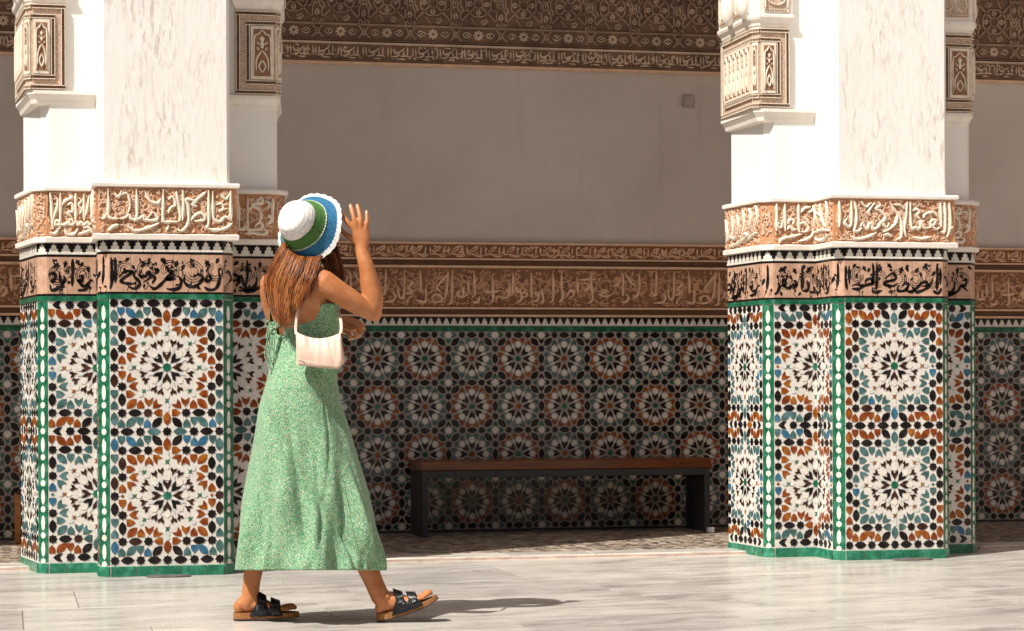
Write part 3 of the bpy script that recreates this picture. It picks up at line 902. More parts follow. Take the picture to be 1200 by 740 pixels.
TE, OR, BK, GN, RU, BL_ = 'glaze_teal', 'glaze_rust', 'glaze_black', 'glaze_green', 'glaze_rust', 'glaze_blue'
S_ORANGE = (OR, TE, GN, GN)      # orange ring, teal surround, green bowties
S_TEAL = (TE, OR, RU, GN)
def carve(root, G, rows):
    for fi, W, src, sd in rows:
        face = G[fi]
        mb = MB()
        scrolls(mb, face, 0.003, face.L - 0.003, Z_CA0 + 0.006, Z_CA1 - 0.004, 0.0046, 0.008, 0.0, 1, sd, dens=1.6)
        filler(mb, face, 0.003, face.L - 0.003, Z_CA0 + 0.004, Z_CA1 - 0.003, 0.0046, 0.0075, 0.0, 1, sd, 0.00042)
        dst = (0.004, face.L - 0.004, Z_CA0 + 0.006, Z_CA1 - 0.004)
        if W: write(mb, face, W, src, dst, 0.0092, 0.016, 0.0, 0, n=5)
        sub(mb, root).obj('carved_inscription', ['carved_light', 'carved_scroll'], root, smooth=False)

def consoles(root, u0, Lb, Rb, lobe):
    P = lambda pts: [(u0 + a, b) for a, b in pts]
    mats = ['carved_light', 'console_band', 'cut_ground', 'cut_ground']
    for side in (-1, 1):
        if side < 0:
            pl = P([(-Lb - .012, 11.90), (-.672, 11.372), (-.640, 11.334), (-.475, 11.334), (-.475, 11.36), (-.475, 11.90)])
            ledge = P([(-Lb, 11.90), (-.650, 11.375), (-.62, 11.34), (-.326, 11.34), (-.326, 11.90)])
        else:
            pl = P([(.372, 11.90), (.372, 11.36), (.372, 11.334), (.572, 11.334), (.605, 11.372), (Rb + .012, 11.90)])
            ledge = P([(.316, 11.90), (.316, 11.34), (.56, 11.34), (.59, 11.375), (Rb, 11.90)])
        o = MB(); o.profile(pl, [(2.415, -0.004), (2.415, -0.001), (2.852, -0.001)])
        o.profile(ledge, [(2.345, -0.02), (2.352, -0.005), (2.372, 0.0), (2.392, 0.012), (2.398, 0.016), (2.4148, 0.016)])
        c = sub(o, root).obj('console', 'ledge_stucco', root)
        mb = MB()
        if side < 0:
            console_face(mb, Face(pl[2], pl[3]), 0.0, Face(pl[2], pl[3]).L, 2.42, 2.848, 'L', 1)
            fs = Face(pl[0], pl[1]); console_face(mb, fs, 0.0, fs.L, 2.42, 2.848, 'R', 6)
            fc = Face(pl[1], pl[2]); console_face(mb, fc, 0.0, fc.L, 2.42, 2.848, 'B', 1)
        else:
            console_face(mb, Face(pl[2], pl[3]), 0.0, Face(pl[2], pl[3]).L, 2.42, 2.848, 'R', 1)
            fc = Face(pl[3], pl[4]); console_face(mb, fc, 0.0, fc.L, 2.42, 2.848, 'B', 1)
        mb.v = [tuple(Vector(p) - root.location) for p in mb.v]
        mb.obj('carved_panel', mats, root).parent = root
        # cornice and upper tier
        o = MB(); o.profile(pl, [(2.853, -0.004), (2.862, 0.003), (2.875, 0.006), (2.893, 0.018), (2.905, 0.022), (2.918, 0.022), (2.924, 0.014), (3.40, 0.014)])
        sub(o, root).obj('console_cornice', 'ledge_stucco', root)
        mb = MB()
        for k in range(len(pl) - 1):
            if side < 0 and k > 2: continue
            if side > 0 and k < 2: continue
            f = Face(pl[k], pl[k + 1], 0.014)
            a, b = (0.02, f.L - 0.01)
            if b - a < 0.02: continue
            f.box(mb, a, b, 2.936, 2.950, 0, 0.006, 0)
            for q in range(int((b - a) / 0.014)):
                f.box(mb, a + q * .014 + .003, a + q * .014 + .010, 2.939, 2.947, 0.006, 0.009, 2)
            f.box(mb, a, b, 2.955, 3.38, 0, 0.003, 1)
            n = max(1, round((b - a) / 0.10))
            for q in range(n):
                x0, x1 = a + (b - a) * q / n + .006, a + (b - a) * (q + 1) / n - .006
                cm, hw = (x0 + x1) / 2, (x1 - x0) / 2
                for s in (-1, 1):
                    ribbon(mb, f, [(cm + s * hw, 2.958), (cm + s * hw, 3.08), (cm + s * hw * .4, 3.12), (cm, 3.15)], 0.006, 0.012, 0.003, 0, n=3)
                    ribbon(mb, f, [(cm, 2.97), (cm + s * hw * .7, 2.99), (cm + s * hw * .6, 3.04), (cm, 3.03)], 0.004, 0.009, 0.003, 0, n=4)
                    ribbon(mb, f, [(cm, 3.06), (cm + s * hw * .5, 3.05), (cm + s * hw * .4, 3.00)], 0.003, 0.008, 0.003, 0, n=4)
        sub(mb, root).obj('carved_tier', mats, root)
        # rounded pendant lobes at the outer corner
        bm = bmesh.new()
        for (du, v_, r, zz) in lobe[side]:
            r_ = bmesh.ops.create_uvsphere(bm, u_segments=16, v_segments=12, radius=r)
            for v in r_['verts']:
                z = v.co.z * 2.4
                v.co = Vector((u0 + du + v.co.x, v_ + v.co.y, zz + (z if z > 0 else z * .8))) - root.location
        me = bpy.data.meshes.new('pendant_lobe'); bm.to_mesh(me); bm.free()
        me.materials.append(M['ledge_stucco'])
        for p in me.polygons: p.use_smooth = True
        o = bpy.data.objects.new('pendant_lobe', me); C.objects.link(o); o.parent = root

L1 = make_pillar(0.764, (0.70, 0.66), 'white pillar clad in zellige mosaic behind the walking woman, with orange ringed star on its front', (S_TEAL, S_TEAL, S_ORANGE, S_ORANGE), 100)
R1 = make_pillar(4.59, (0.655, 0.64), 'sunlit mosaic pillar right of the bench, with teal ringed star on its front', (S_TEAL, S_ORANGE, S_TEAL, S_ORANGE), 200)
glyphs(L1[0], L1[1], [(5, W_BB, L_BB, S_BB, (28, 832, 462, 700)), (2, W_BA, L_BA, S_BA, (100, 490, 450, 670)), (8, W_BC, L_BC, S_BC, (50, 290, 465, 680)),
                      (3, W_BA, L_BA, S_BA, (100, 490, 450, 670)), (4, W_BC[:2], [], [], (100, 200, 465, 680)), (6, W_BC[4:6], [(60, 500, 1)], [], (40, 120, 465, 680)), (0, W_BA + W_BC, L_BA, S_BA, (100, 490, 450, 670)), (7, W_BC, L_BC, S_BC, (50, 290, 465, 680))], 0)
glyphs(R1[0], R1[1], [(5, W_BRB, L_BRB, S_BRB, (5, 815, 442, 670)), (2, W_BRA, L_BRA, S_BRA, (300, 660, 452, 672)), (3, W_BA, L_BA, S_BA, (100, 490, 450, 670)), (8, W_BC, L_BC, S_BC, (50, 290, 465, 680)),
                      (0, W_BA + W_BC, L_BA + L_BC, S_BA, (60, 490, 450, 670)), (1, W_BC[:2], [], [], (100, 200, 465, 680)), (4, W_BC[:2], [], [], (100, 200, 465, 680)), (6, W_BC[4:6], [], [], (40, 120, 465, 680)), (7, W_BC, L_BC, S_BC, (50, 290, 465, 680))], 0)
carve(L1[0], L1[2], [(0, W_CP, (50, 320, 60, 380), 3), (1, None, None, 4), (2, W_CA, (85, 490, 25, 310), 5), (3, W_CRL, (680, 800, 55, 330), 6), (4, W_CB, (0, 880, 45, 335), 7), (5, W_CRL, (680, 800, 55, 330), 8), (6, W_CC, (50, 350, 65, 320), 9), (7, None, None, 4)])
carve(R1[0], R1[2], [(0, W_CP, (50, 320, 60, 380), 13), (1, None, None, 14), (2, W_CRA, (330, 660, 55, 335), 15), (3, W_CRL, (680, 800, 55, 330), 16), (4, W_CRB, (0, 862, 48, 328), 17), (5, W_CRL, (680, 800, 55, 330), 18), (6, W_CC, (50, 350, 65, 320), 19), (7, None, None, 4)])
LOBE = {-1: [(-.70, 11.42, .045, 2.99), (-.71, 11.66, .045, 2.99)], 1: [(.62, 11.42, .035, 2.99)]}
consoles(L1[0], 0.764, 0.70, 0.66, LOBE)
consoles(R1[0], 4.59, 0.655, 0.64, LOBE)

# ---------------------------------------------------------------- back wall
VW = 13.62
wall = empty('gallery_wall', (3.3, VW, 0), 'long gallery wall in shade behind the pillars, star mosaic below grey plaster and carved friezes', 'wall')
WX0, WX1 = -2.5, 9.5
BW = Face((WX0, VW), (WX1, VW))
def wz(y):      # heights read along the wall near x=640
    return HC + (452 - y) / 185.8
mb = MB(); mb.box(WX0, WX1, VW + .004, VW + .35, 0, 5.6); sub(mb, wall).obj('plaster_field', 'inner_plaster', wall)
mb = MB(); BW.box(mb, 0, BW.L, 0.0, wz(372), -0.001, 0.012, 0); sub(mb, wall).obj('mosaic_bed', 'grout_dark', wall)
BM = Face((WX0, VW - .012), (WX1, VW - .012))
KU = 0.2987 / 456
ux = lambda px: VW * math.tan(R(PSI) + math.atan((px - 600) / FPX)) - WX0      # photo column -> wall run
mo = Mosaic(wall)
xr0 = ux(552.5)
zr0 = wz(476)
PER = ux(663) - ux(607.5)
PER = 0.2987
n0 = int(-(xr0) / PER) + 1
zoff = 228 * KU
vis0, vis1 = ux(-190), ux(1330)
zt = wz(389.5)
rz = [zr0 + PER, zr0, zr0 - PER, zr0 - 2 * PER]
print('rows', rz, zt)
rndw = random.Random(5)
for i in range(-20, 30):
    xc = xr0 + i * PER
    if xc < vis0 - .3 or xc > vis1 + .3: continue
    for j, zc in enumerate(rz):
        odd = (i + j) % 2 == 1                        # (0, row 1) is orange
        ring = 'glaze_rust' if odd else 'glaze_teal'
        if (not odd) and rndw.random() < .25: ring = 'glaze_teal'
        ctr = 'glaze_green' if odd else 'glaze_rust'
        def put(x, y, sh, c, a=0, k=1.0):
            mo.piece(BM, xc + x * KU, zc + y * KU, sh, c, R(a), KU * k)
        pol = lambda r, t: (r * math.cos(R(t)), r * math.sin(R(t)))
        put(0, 0, 'small_star', ctr, 0, 1)
        for a in range(8):
            A = a * 45
            put(*pol(80, A), 'petal', 'glaze_brown' if rndw.random() < .4 else 'glaze_black', A + 90, 0.80)
            put(*pol(137, A), 'kite', 'glaze_white', A - 90, 0.95)
            put(*pol(118, A + 22.5), 'lozenge', 'glaze_cool', A - 67.5, 0.7)
            for s in (-1, 1):
                put(*pol(181, A + s * 12.3), 'fletch', ring, A + s * 38 - 90, 0.72)
            if a % 2: put(*pol(228, A), 'almond', 'glaze_black', A, 0.88)
        put(228, 0, 'almond', 'glaze_black', 0, 0.85); put(0, 228, 'almond', 'glaze_black', 90, 0.85)
        if j == 3: put(0, -228, 'almond', 'glaze_black', 90, 0.85)
        for s in (-1, 1):
            put(s * 95, 228, 'star', 'glaze_black', 0, 0.82); put(228, s * 95, 'star', 'glaze_black', 0, 0.82)
            if j == 3: put(s * 95, -228, 'star', 'glaze_black', 0, 0.82)
        for yy in ((228, -228) if j == 3 else (228,)):
            put(228, yy, 'star', 'glaze_white', 0, 0.85)
            for a in range(4):
                if yy * (zc) > 0 and j == 0 and a == 1: continue
                if j == 3 and yy < 0 and a == 3: continue
                g = rndw.choice(['glaze_green', 'glaze_black', 'glaze_teal'])
                put(228 + 58 * math.cos(a * math.pi / 2), yy + 58 * math.sin(a * math.pi / 2), 'fletch', g, a * 90 - 90, 0.66)
def hid(x, y):
    return (30 < x < 440 and y < 660) or (848 < x < 1137) or (490 < x < 835 and 535 < y < 550)
mo.build(hidden=hid)
# visible spans for single pieces
vis = Face((WX0 + vis0, VW - .012), (WX0 + vis1, VW - .012))
def spans():
    return [Face((WX0 + ux(a), VW - .012), (WX0 + ux(b), VW - .012)) for a, b in ((-190, 45), (45, 455), (455, 850), (850, 1120), (1120, 1330))]
for k, f in enumerate(spans()):
    strip_tiles('line_tile', wall, f, wz(389), wz(382.5), 0.105, 'glaze_green', 0.004, 0, 500 + k, 0.1)
    n = round(f.L / 0.0492)
    if k in (0, 2, 4): merlons(wall, f, wz(382), wz(372.2), n)
    else:
        mb = MB(); merlons(None, f, wz(382), wz(372.2), n, objects=False, rest=mb); sub(mb, wall).obj('merlon_row', ['glaze_black', 'glaze_white'], wall)['kind'] = 'stuff'
f2 = Face((WX0 + ux(40), VW - .012), (WX0 + ux(260), VW - .012))
# dark skirting
mb = MB(); BW.box(mb, 0, BW.L, 0.0, rz[3] - 262 * KU, 0.012, 0.026, 0); sub(mb, wall).obj('skirting', 'iron_grey', wall)
# cornice: mouldings and written bands
def mould(z0, z1, d0, d1, mat, name='moulding'):
    mb = MB()
    prof = [(z0, d0), (z0 + (z1 - z0) * .25, d1), (z0 + (z1 - z0) * .75, d1), (z1, d0)]
    v = []
    for z, d in prof: v += [BW.p(0, z, d), BW.p(BW.L, z, d)]
    v += [BW.p(0, z0, -.002), BW.p(BW.L, z0, -.002), BW.p(0, z1, -.002), BW.p(BW.L, z1, -.002)]
    f = [(0, 1, 3, 2), (2, 3, 5, 4), (4, 5, 7, 6), (8, 9, 1, 0), (6, 7, 11, 10)]
    mb.add(v, f); sub(mb, wall).obj(name, mat, wall)
def ground(z0, z1, d, mat):
    mb = MB(); BW.box(mb, 0, BW.L, z0, z1, -.002, d, 0); sub(mb, wall).obj('band_ground', mat, wall)
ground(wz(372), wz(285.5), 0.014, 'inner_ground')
mould(wz(372.0), wz(368.6), .014, .038, 'inner_light')
mould(wz(363.2), wz(360.2), .014, .036, 'inner_light')
mould(wz(315.2), wz(311.6), .014, .034, 'inner_light')
mould(wz(306), wz(303.4), .014, .034, 'inner_light')
mould(wz(287.8), wz(284.8), .014, .045, 'inner_light')
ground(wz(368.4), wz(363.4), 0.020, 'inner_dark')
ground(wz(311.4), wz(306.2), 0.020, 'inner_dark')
IN = Face((WX0, VW), (WX1, VW), 0.014)
def hatch(z0, z1):
    mb = MB()
    x = vis0
    while x < vis1:
        for (a, b) in ((z0, z1), (z1, z0)):
            q = [(x, a), (x + .004, a), (x + .018, b), (x + .014, b)]
            if b < a: q = q[::-1]
            mb.add([IN.p(p[0], p[1], .0065) for p in q] + [IN.p(p[0], p[1], .009) for p in q], [(4, 5, 6, 7), (0, 1, 5, 4), (2, 3, 7, 6)])
        x += 0.014
    sub(mb, wall).obj('hatching', 'inner_ground', wall)['kind'] = 'stuff'
hatch(wz(368.0), wz(363.8)); hatch(wz(311.0), wz(306.6))
# large inscription, repeating every 1.70 m
T0 = ux(430 + 80 / 5.714); TP = ux(430 + 1892 / 5.714) - T0
mb = MB(); z0, z1 = wz(359.5), wz(316)
k = -2
while T0 + k * TP < vis1:
    a = T0 + k * TP
    if a + TP > vis0:
        write(mb, IN, W_BIG, (80, 1892, 222, 462), (a, a + TP, z0 + .006, z1 - .004), 0.0080, 0.015, 0, 0, n=4)
    k += 1
sub(mb, wall).obj('large_inscription', 'inner_light', wall)
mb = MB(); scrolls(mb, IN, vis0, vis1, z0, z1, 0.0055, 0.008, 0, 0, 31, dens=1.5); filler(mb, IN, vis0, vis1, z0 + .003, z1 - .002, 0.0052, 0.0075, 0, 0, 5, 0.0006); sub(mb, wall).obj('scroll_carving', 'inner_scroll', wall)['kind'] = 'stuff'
# small inscription
mb = MB(); z0, z1 = wz(303), wz(288.5)
x = vis0
while x < vis1:
    write(mb, IN, W_KUF, (5, 112, 15, 95), (x, x + .115, z0 + .004, z1 - .004), 0.0048, 0.011, 0, 0, n=3)
    x += 0.118
filler(mb, IN, vis0, vis1, z0 + .003, z1 - .003, .004, .005, 0, 0, 19, .0009)
sub(mb, wall).obj('small_inscription', 'inner_light', wall)['kind'] = 'stuff'

# upper frieze of carved stucco
FZ = wz(80)
frz = Face((WX0, VW), (WX1, VW), 0.03)
mb = MB(); BW.box(mb, 0, BW.L, FZ + .004, 3.9, 0.0, 0.03, 0); sub(mb, wall).obj('frieze_ground', 'frieze_mid', wall)
mould(FZ - .012, FZ + .010, .002, .034, 'inner_light')
mould(FZ + .010, FZ + .022, .030, .040, 'frieze_mid')
mb = MB(); x = vis0
filler(mb, frz, vis0, vis1, FZ + .024, FZ + .108, .004, .004, 0, 0, 9, .0012)
while x < vis1:
    write(mb, frz, W_KUF2, (2, 125, 18, 98), (x, x + .150, FZ + .024, FZ + .108), 0.0052, 0.011, 0, 0, n=3)
    x += 0.156
sub(mb, wall).obj('frieze_inscription', 'frieze_light', wall)['kind'] = 'stuff'
mould(FZ + .113, FZ + .128, .030, .048, 'frieze_light'); mould(FZ + .130, FZ + .142, .030, .044, 'frieze_mid')
mb = MB()
zf0 = FZ + .150
def bar(pts, w_=.007, h=.012, mi=0): ribbon(mb, frz, pts, w_, h, 0, mi, True, 1.0, 2)
def flower(x, z, r, n=8):
    for a in range(n):
        leaf(mb, frz, x + math.cos(a * 2 * math.pi / n) * r * .55, z + math.sin(a * 2 * math.pi / n) * r * .55, r * .42, a * 2 * math.pi / n - math.pi / 2, .010, 0, 1)
def bud(x, z, r, ang=0):
    c, s = math.cos(ang), math.sin(ang)
    q = lambda a, b: (x + a * c - b * s, z + a * s + b * c)
    ribbon(mb, frz, [q(0, -r), q(-r * .62, -r * .1), q(0, r * 1.1)], .0038, .009, 0, 1, n=4)
    ribbon(mb, frz, [q(0, -r), q(r * .62, -r * .1), q(0, r * 1.1)], .0038, .009, 0, 1, n=4)
    leaf(mb, frz, x, z, r * .42, ang, .009, 0, 1)
    mb.add([frz.p(*q(a, b), .002) for a, b in ((-r * .5, 0), (0, -r * .8), (r * .5, 0), (0, r * .9))], [(0, 1, 2, 3)], 2)
bar([(vis0, zf0 + .085), (vis1, zf0 + .085)], .006)
CW = 0.29
x = ux(345) - 6 * CW
while x < vis1 + .2:
    if x > vis0 - .4:
        flower(x, zf0 + .040, .036)
        for s in (-1, 1):
            bud(x + s * .075, zf0 + .040, .026, s * math.pi / 2)
            bar([(x + s * .108, zf0), (x + s * .138, zf0 + .04), (x + s * .108, zf0 + .083)], .005)
        bud(x + CW / 2, zf0 + .04, .02)
        zz = zf0 + .092
        for row in range(3):
            z = zz + row * CW
            xx = x + (row % 2) * CW / 2
            c = .085; h = CW / 2
            cz = z + h
            # octagon with straps to the neighbours
            o8 = [(xx + .086 * math.cos(R(22.5 + 45 * q)), cz + .086 * math.sin(R(22.5 + 45 * q))) for q in range(8)]
            for q in range(8): bar([o8[q], o8[(q + 1) % 8]], .005)
            s8 = [(xx + .030 * math.cos(R(22.5 + 45 * q)), cz + .030 * math.sin(R(22.5 + 45 * q))) for q in range(8)]
            for q in range(8):
                bar([s8[q], s8[(q + 1) % 8]], .004)
            for q in range(4):
                a = R(45 + 90 * q)
                bar([(xx + .03 * math.cos(a), cz + .03 * math.sin(a)), (xx + .20 * math.cos(a), cz + .20 * math.sin(a))], .0055)
                a2 = R(90 * q)
                bud(xx + .056 * math.cos(a2), cz + .056 * math.sin(a2), .019, a2 - math.pi / 2)
                bud(xx + .118 * math.cos(a2 + .32), cz + .118 * math.sin(a2 + .32), .022, a2 + .3)
                for t in (-1, 1):
                    p0 = (xx + .10 * math.cos(a2 + t * .5), cz + .10 * math.sin(a2 + t * .5))
                    bar([p0, (xx + .135 * math.cos(a2 + t * .15), cz + .135 * math.sin(a2 + t * .15))], .004)
            bar([(xx - .115, z), (xx - .115, z + CW)], .0055); bar([(xx + .115, z), (xx + .115, z + CW)], .0055)
            bar([(xx - .145, z + .03), (xx - .115, z + .0)], .004)
            bud(xx + CW / 2, cz, .028, 0); bud(xx + CW / 2, cz + .08, .02, math.pi); bud(xx + CW / 2, cz - .08, .02, 0)
            bar([(xx + CW / 2 - .03, cz - .045), (xx + CW / 2, cz - .02), (xx + CW / 2 + .03, cz - .045)], .0045)
            bar([(xx + CW / 2 - .03, cz + .045), (xx + CW / 2, cz + .02), (xx + CW / 2 + .03, cz + .045)], .0045)
    x += CW
sub(mb, wall).obj('frieze_carving', ['frieze_strap', 'frieze_light', 'frieze_dark'], wall)['kind'] = 'stuff'
# socket plate
sx_, sz_ = WX0 + ux(808), HC + (451 - 117.5) / 183.5
mb = MB(); mb.bbox(sx_ - .038, sx_ + .038, VW - .014, VW + .004, sz_ - .038, sz_ + .038, .004)
sk = mb.obj('socket_plate', 'socket_plastic'); tag(sk, 'small square blank plate high on the grey plaster wall', 'wall plate')
mb = MB(); mb.bbox(sx_ - .028, sx_ + .028, VW - .018, VW - .014, sz_ - .028, sz_ + .028, .001); mb.obj('cover', 'socket_plastic', sk)

# ---------------------------------------------------------------- floors
STEP = 0.018
gr = MB(); gr.box(-60, 60, -60, 60, -0.6, -0.03); g = gr.obj('ground', 'slab_joint'); g['kind'] = 'structure'
floor = MB(); floor.box(-9, 16, -7.9, 11.60, -0.03, -0.004)
floor = floor.obj('courtyard_floor', 'slab_joint'); floor['kind'] = 'structure'
rnd = random.Random(11)
fang = R(3.5)
cf, sf = math.cos(fang), math.sin(fang)
def slab(x0, x1, y0, y1):
    mb = MB()
    g = 0.0028
    v = []
    for z, e in ((-0.004, 0), (-0.0006, 0), (0.0, 0.001)):
        v += [(a, b, z) for a, b in ((x0 + g + e, y0 + g + e), (x1 - g - e, y0 + g + e), (x1 - g - e, y1 - g - e), (x0 + g + e, y1 - g - e))]
    f = [(0, 1, 5, 4), (1, 2, 6, 5), (2, 3, 7, 6), (3, 0, 4, 7), (4, 5, 9, 8), (5, 6, 10, 9), (6, 7, 11, 10), (7, 4, 8, 11), (8, 9, 10, 11)]
    mb.add([(a * cf - b * sf, a * sf + b * cf, z) for a, b, z in v] if False else v, f)
    return mb
rows_v = [11.60, 11.12, 10.32, 9.52, 8.72, 7.92, 7.12, 6.32, 5.5, 4.5, 3.3, 2.0]
for k in range(len(rows_v) - 1):
    x = -3.2 + (k % 2) * 0.62 + rnd.uniform(-.2, .2)
    while x < 9.0:
        wd = rnd.uniform(1.15, 1.45)
        slab(x, x + wd, rows_v[k + 1], rows_v[k]).obj('marble_slab', 'marble_slab', floor)
        x += wd
mb = MB()
for (a, b, c, d) in ((-9, -3.6, 2, 11.6), (9.9, 16, 2, 11.6), (-9, 16, -7.9, 2)):
    mb.box(a, b, c, d, -0.004, -0.0005)
mb.obj('outer_paving', 'marble_slab', floor)
# raised kerb of the gallery
kerb = MB(); kerb.box(-9, 16, 11.62, 11.68, -0.03, STEP - .006); kb = kerb.obj('kerb', 'slab_joint'); kb['kind'] = 'structure'
edges = [-9, -2.0, -1.0, 0.35, 1.32, 2.62, 3.10, 3.97, 5.18, 5.33, 6.6, 8, 12, 16]
for a, b in zip(edges[:-1], edges[1:]):
    mb = MB(); mb.bbox(a + .002, b - .002, 11.60, 11.86, -0.02, STEP, 0.005)
    mb.obj('kerb_stone', 'red_stone' if a == 5.18 else 'marble_kerb', kb)
mb = MB()
for a, b in ((-2, .35), (1.32, 2.62), (2.62, 3.97), (5.33, 8)):
    mb.box(a, b, 11.592, 11.599, 0.0, 0.010)
mb.obj('kerb_joint', 'red_stone', kb)
cor = MB(); cor.box(-9, 16, 11.86, VW + .3, -0.03, STEP - .006); cor = cor.obj('gallery_floor', 'corridor_joint'); cor['kind'] = 'structure'
brick_m = []
for k, c in enumerate([(0.36, 0.29, 0.225), (0.25, 0.19, 0.145), (0.155, 0.12, 0.10), (0.42, 0.36, 0.29)]):
    simple('floor_brick%d' % k, c, 0.5, 0.2, 30); brick_m.append('floor_brick%d' % k)
mb = MB()
rnd = random.Random(3)
L_, W_ = 0.10, 0.030
# herringbone of small glazed bricks, set at 45 degrees
s45 = math.sqrt(.5)
for i in range(-80, 330):
    for j in range(0, 72):
        for o_ in (0, 1):
            bx = i * W_ * s45 * 2
            cx = -1.2 + (i * W_ * 1.0) ; cy = 11.86 + j * L_ * .72
            break
n = 0
pu, pv = 0.0425, 0.098
for j in range(0, 44):
    for i in range(0, 250):
        cx = -1.5 + i * pu; cy = 11.88 + (j + .5) * 0.0415
        if cy > VW - .03 or cx > 9: continue
        a = R(32 if (i + 0 * j) % 2 else -32)
        hw, hl = 0.0125, 0.027
        c, s = math.cos(a), math.sin(a)
        z = STEP + rnd.uniform(-.0025, .0012)
        q = [(cx + x * c - y * s, cy + x * s + y * c) for x, y in ((-hl, -hw), (hl, -hw), (hl, hw), (-hl, hw))]
        mb.add([(x, y, STEP - .007) for x, y in q] + [(x, y, z + rnd.uniform(-.0006, .0006)) for x, y in q], [(4, 5, 6, 7), (0, 1, 5, 4), (1, 2, 6, 5), (2, 3, 7, 6), (3, 0, 4, 7)], rnd.choice([0, 0, 1, 1, 2, 2, 3]))
mb.obj('floor_brick', brick_m, cor)['kind'] = 'stuff'
# drain plates at the pillar feet
for uu, lab in ((0.764, 'flat dark metal disc on the paving at the foot of the pillar behind the woman'), (4.66, 'flat dark metal disc on the paving at the foot of the pillar by the bench')):
    mb = MB()
    pts = [(uu + .11 * math.cos(a * math.pi / 12), 10.965 + .05 * math.sin(a * math.pi / 12)) for a in range(24)]
    mb.profile(pts, [(0.0, 0), (0.006, 0), (0.010, -0.006), (0.010, -0.02), (0.008, -0.024)])
    tag(mb.obj('floor_disc', 'drain_metal'), lab, 'floor plate', 'metal discs at the pillar feet')

# ---------------------------------------------------------------- bench
def bench(u0, u1, v0, v1, H, label, leg_mat, frame_mat, top_mat='bench_wood', planks=3):
    b = empty('bench', ((u0 + u1) / 2, (v0 + v1) / 2, STEP), label, 'bench')
    w_ = (v1 - v0) / planks
    for k in range(planks):
        mb = MB(); mb.bbox(u0, u1, v0 + k * w_ + .002, v0 + (k + 1) * w_ - .002, STEP + H - .060, STEP + H, .006); sub(mb, b).obj('plank', top_mat, b)
    mb = MB()
    mb.bbox(u0 + .02, u1 - .02, v0 + .006, v0 + .03, STEP + H - .103, STEP + H - .061, .002)
    mb.bbox(u0 + .02, u1 - .02, v1 - .03, v1 - .006, STEP + H - .103, STEP + H - .061, .002)
    sub(mb, b).obj('rail', frame_mat, b)
    for s in (0, 1):
        a = u0 + .012 if s == 0 else u1 - .048
        # a leg: sheet panel across the depth with a flange at the front
        mb = MB()
        lo, hi = (a + .002, a + .012) if s == 0 else (a + .022, a + .034)
        mb.bbox(min(lo, hi), max(lo, hi), v0 + .012, v1 - .01, STEP, STEP + H - .061, .002)
        mb.bbox(a, a + .034, v0 + .002, v0 + .012, STEP, STEP + H - .061, .002)
        mb.bbox(a, a + .034, v1 - .012, v1 - .002, STEP, STEP + H - .061, .002)
        sub(mb, b).obj('leg', leg_mat, b)
    return b
BV0 = 13.10
bu0 = BV0 * math.tan(R(PSI) + math.atan((492 - 600) / FPX)); bu1 = BV0 * math.tan(R(PSI) + math.atan((834 - 600) / FPX))
bench(bu0, bu1, BV0, 13.5, 0.46, 'low bench with polished wooden top and dark metal legs against the mosaic wall', 'iron_grey', 'iron_grey')
mb = MB()
lx = bu1 - .09
o = MB()
cu = 13.05 * math.tan(R(PSI) + math.atan((832 - 600) / FPX))
o.bbox(cu - .022, cu + .022, 13.03, 13.075, STEP, STEP + .035, .005)
tag(o.obj('stone_block', 'box_white'), 'small pale block on the floor beside the right foot of the bench', 'block')
st = empty('stool', (0.05, 13.35, STEP), 'wooden stool leg, orange brown, showing beside the leftmost pillar edge', 'stool')
su = 13.3 * math.tan(R(PSI) + math.atan((20 - 600) / FPX))
for dx, dy in ((0, 0), (.30, 0), (0, .18), (.30, .18)):
    mb = MB(); mb.bbox(su + dx - .018, su + dx + .018, 13.28 + dy - .018, 13.28 + dy + .018, STEP, STEP + .29, .004); sub(mb, st).obj('leg', 'leg_wood', st)
mb = MB(); mb.bbox(su - .0, su + .32, 13.255, 13.485, STEP + .29, STEP + .31, .004); sub(mb, st).obj('seat', 'iron_dark', st)
mb = MB(); mb.bbox(su + .018, su + .28, 13.275, 13.29, STEP + .06, STEP + .085, .003); sub(mb, st).obj('rung', 'leg_wood', st)

# ---------------------------------------------------------------- the parts of the building outside the frame
mb = MB(); mb.box(-9.4, 16, 11.10, 11.95, 5.2, 8.5)
b = mb.obj('arcade_wall', 'core_plaster'); tag(b, 'pale upper arcade wall carried by the pillars above the frame', 'wall')
mb = MB(); mb.box(-9.4, 16, 11.95, 14.2, 5.6, 5.9); b = mb.obj('ceiling', 'frieze_mid'); b['kind'] = 'structure'
mb = MB(); mb.box(-9.4, 16, VW + .36, 14.2, 0, 5.6)
mb.box(-9.4, WX0, VW, VW + .355, 0, 5.6); mb.box(WX1, 16, VW, VW + .355, 0, 5.6)
b = mb.obj('outer_gallery_wall', 'inner_plaster'); tag(b, 'plain continuation of the gallery wall beyond the frame', 'wall')
mb = MB(); mb.box(-9.4, -9.0, -8, 14.2, 0, 7.5); b = mb.obj('side_facade', 'core_plaster'); tag(b, 'pale courtyard facade on the left, outside the picture', 'wall')
mb = MB(); mb.box(-9.4, 16, -8.4, -8.0, 0, 6.5); b = mb.obj('opposite_facade', 'core_plaster'); tag(b, 'pale courtyard facade opposite the pillars, behind the viewer', 'wall')
mb = MB(); mb.box(16, 16.4, -8.4, 14.2, 0, 7.5); b = mb.obj('far_side_facade', 'core_plaster'); tag(b, 'pale courtyard facade on the right, outside the picture', 'wall')
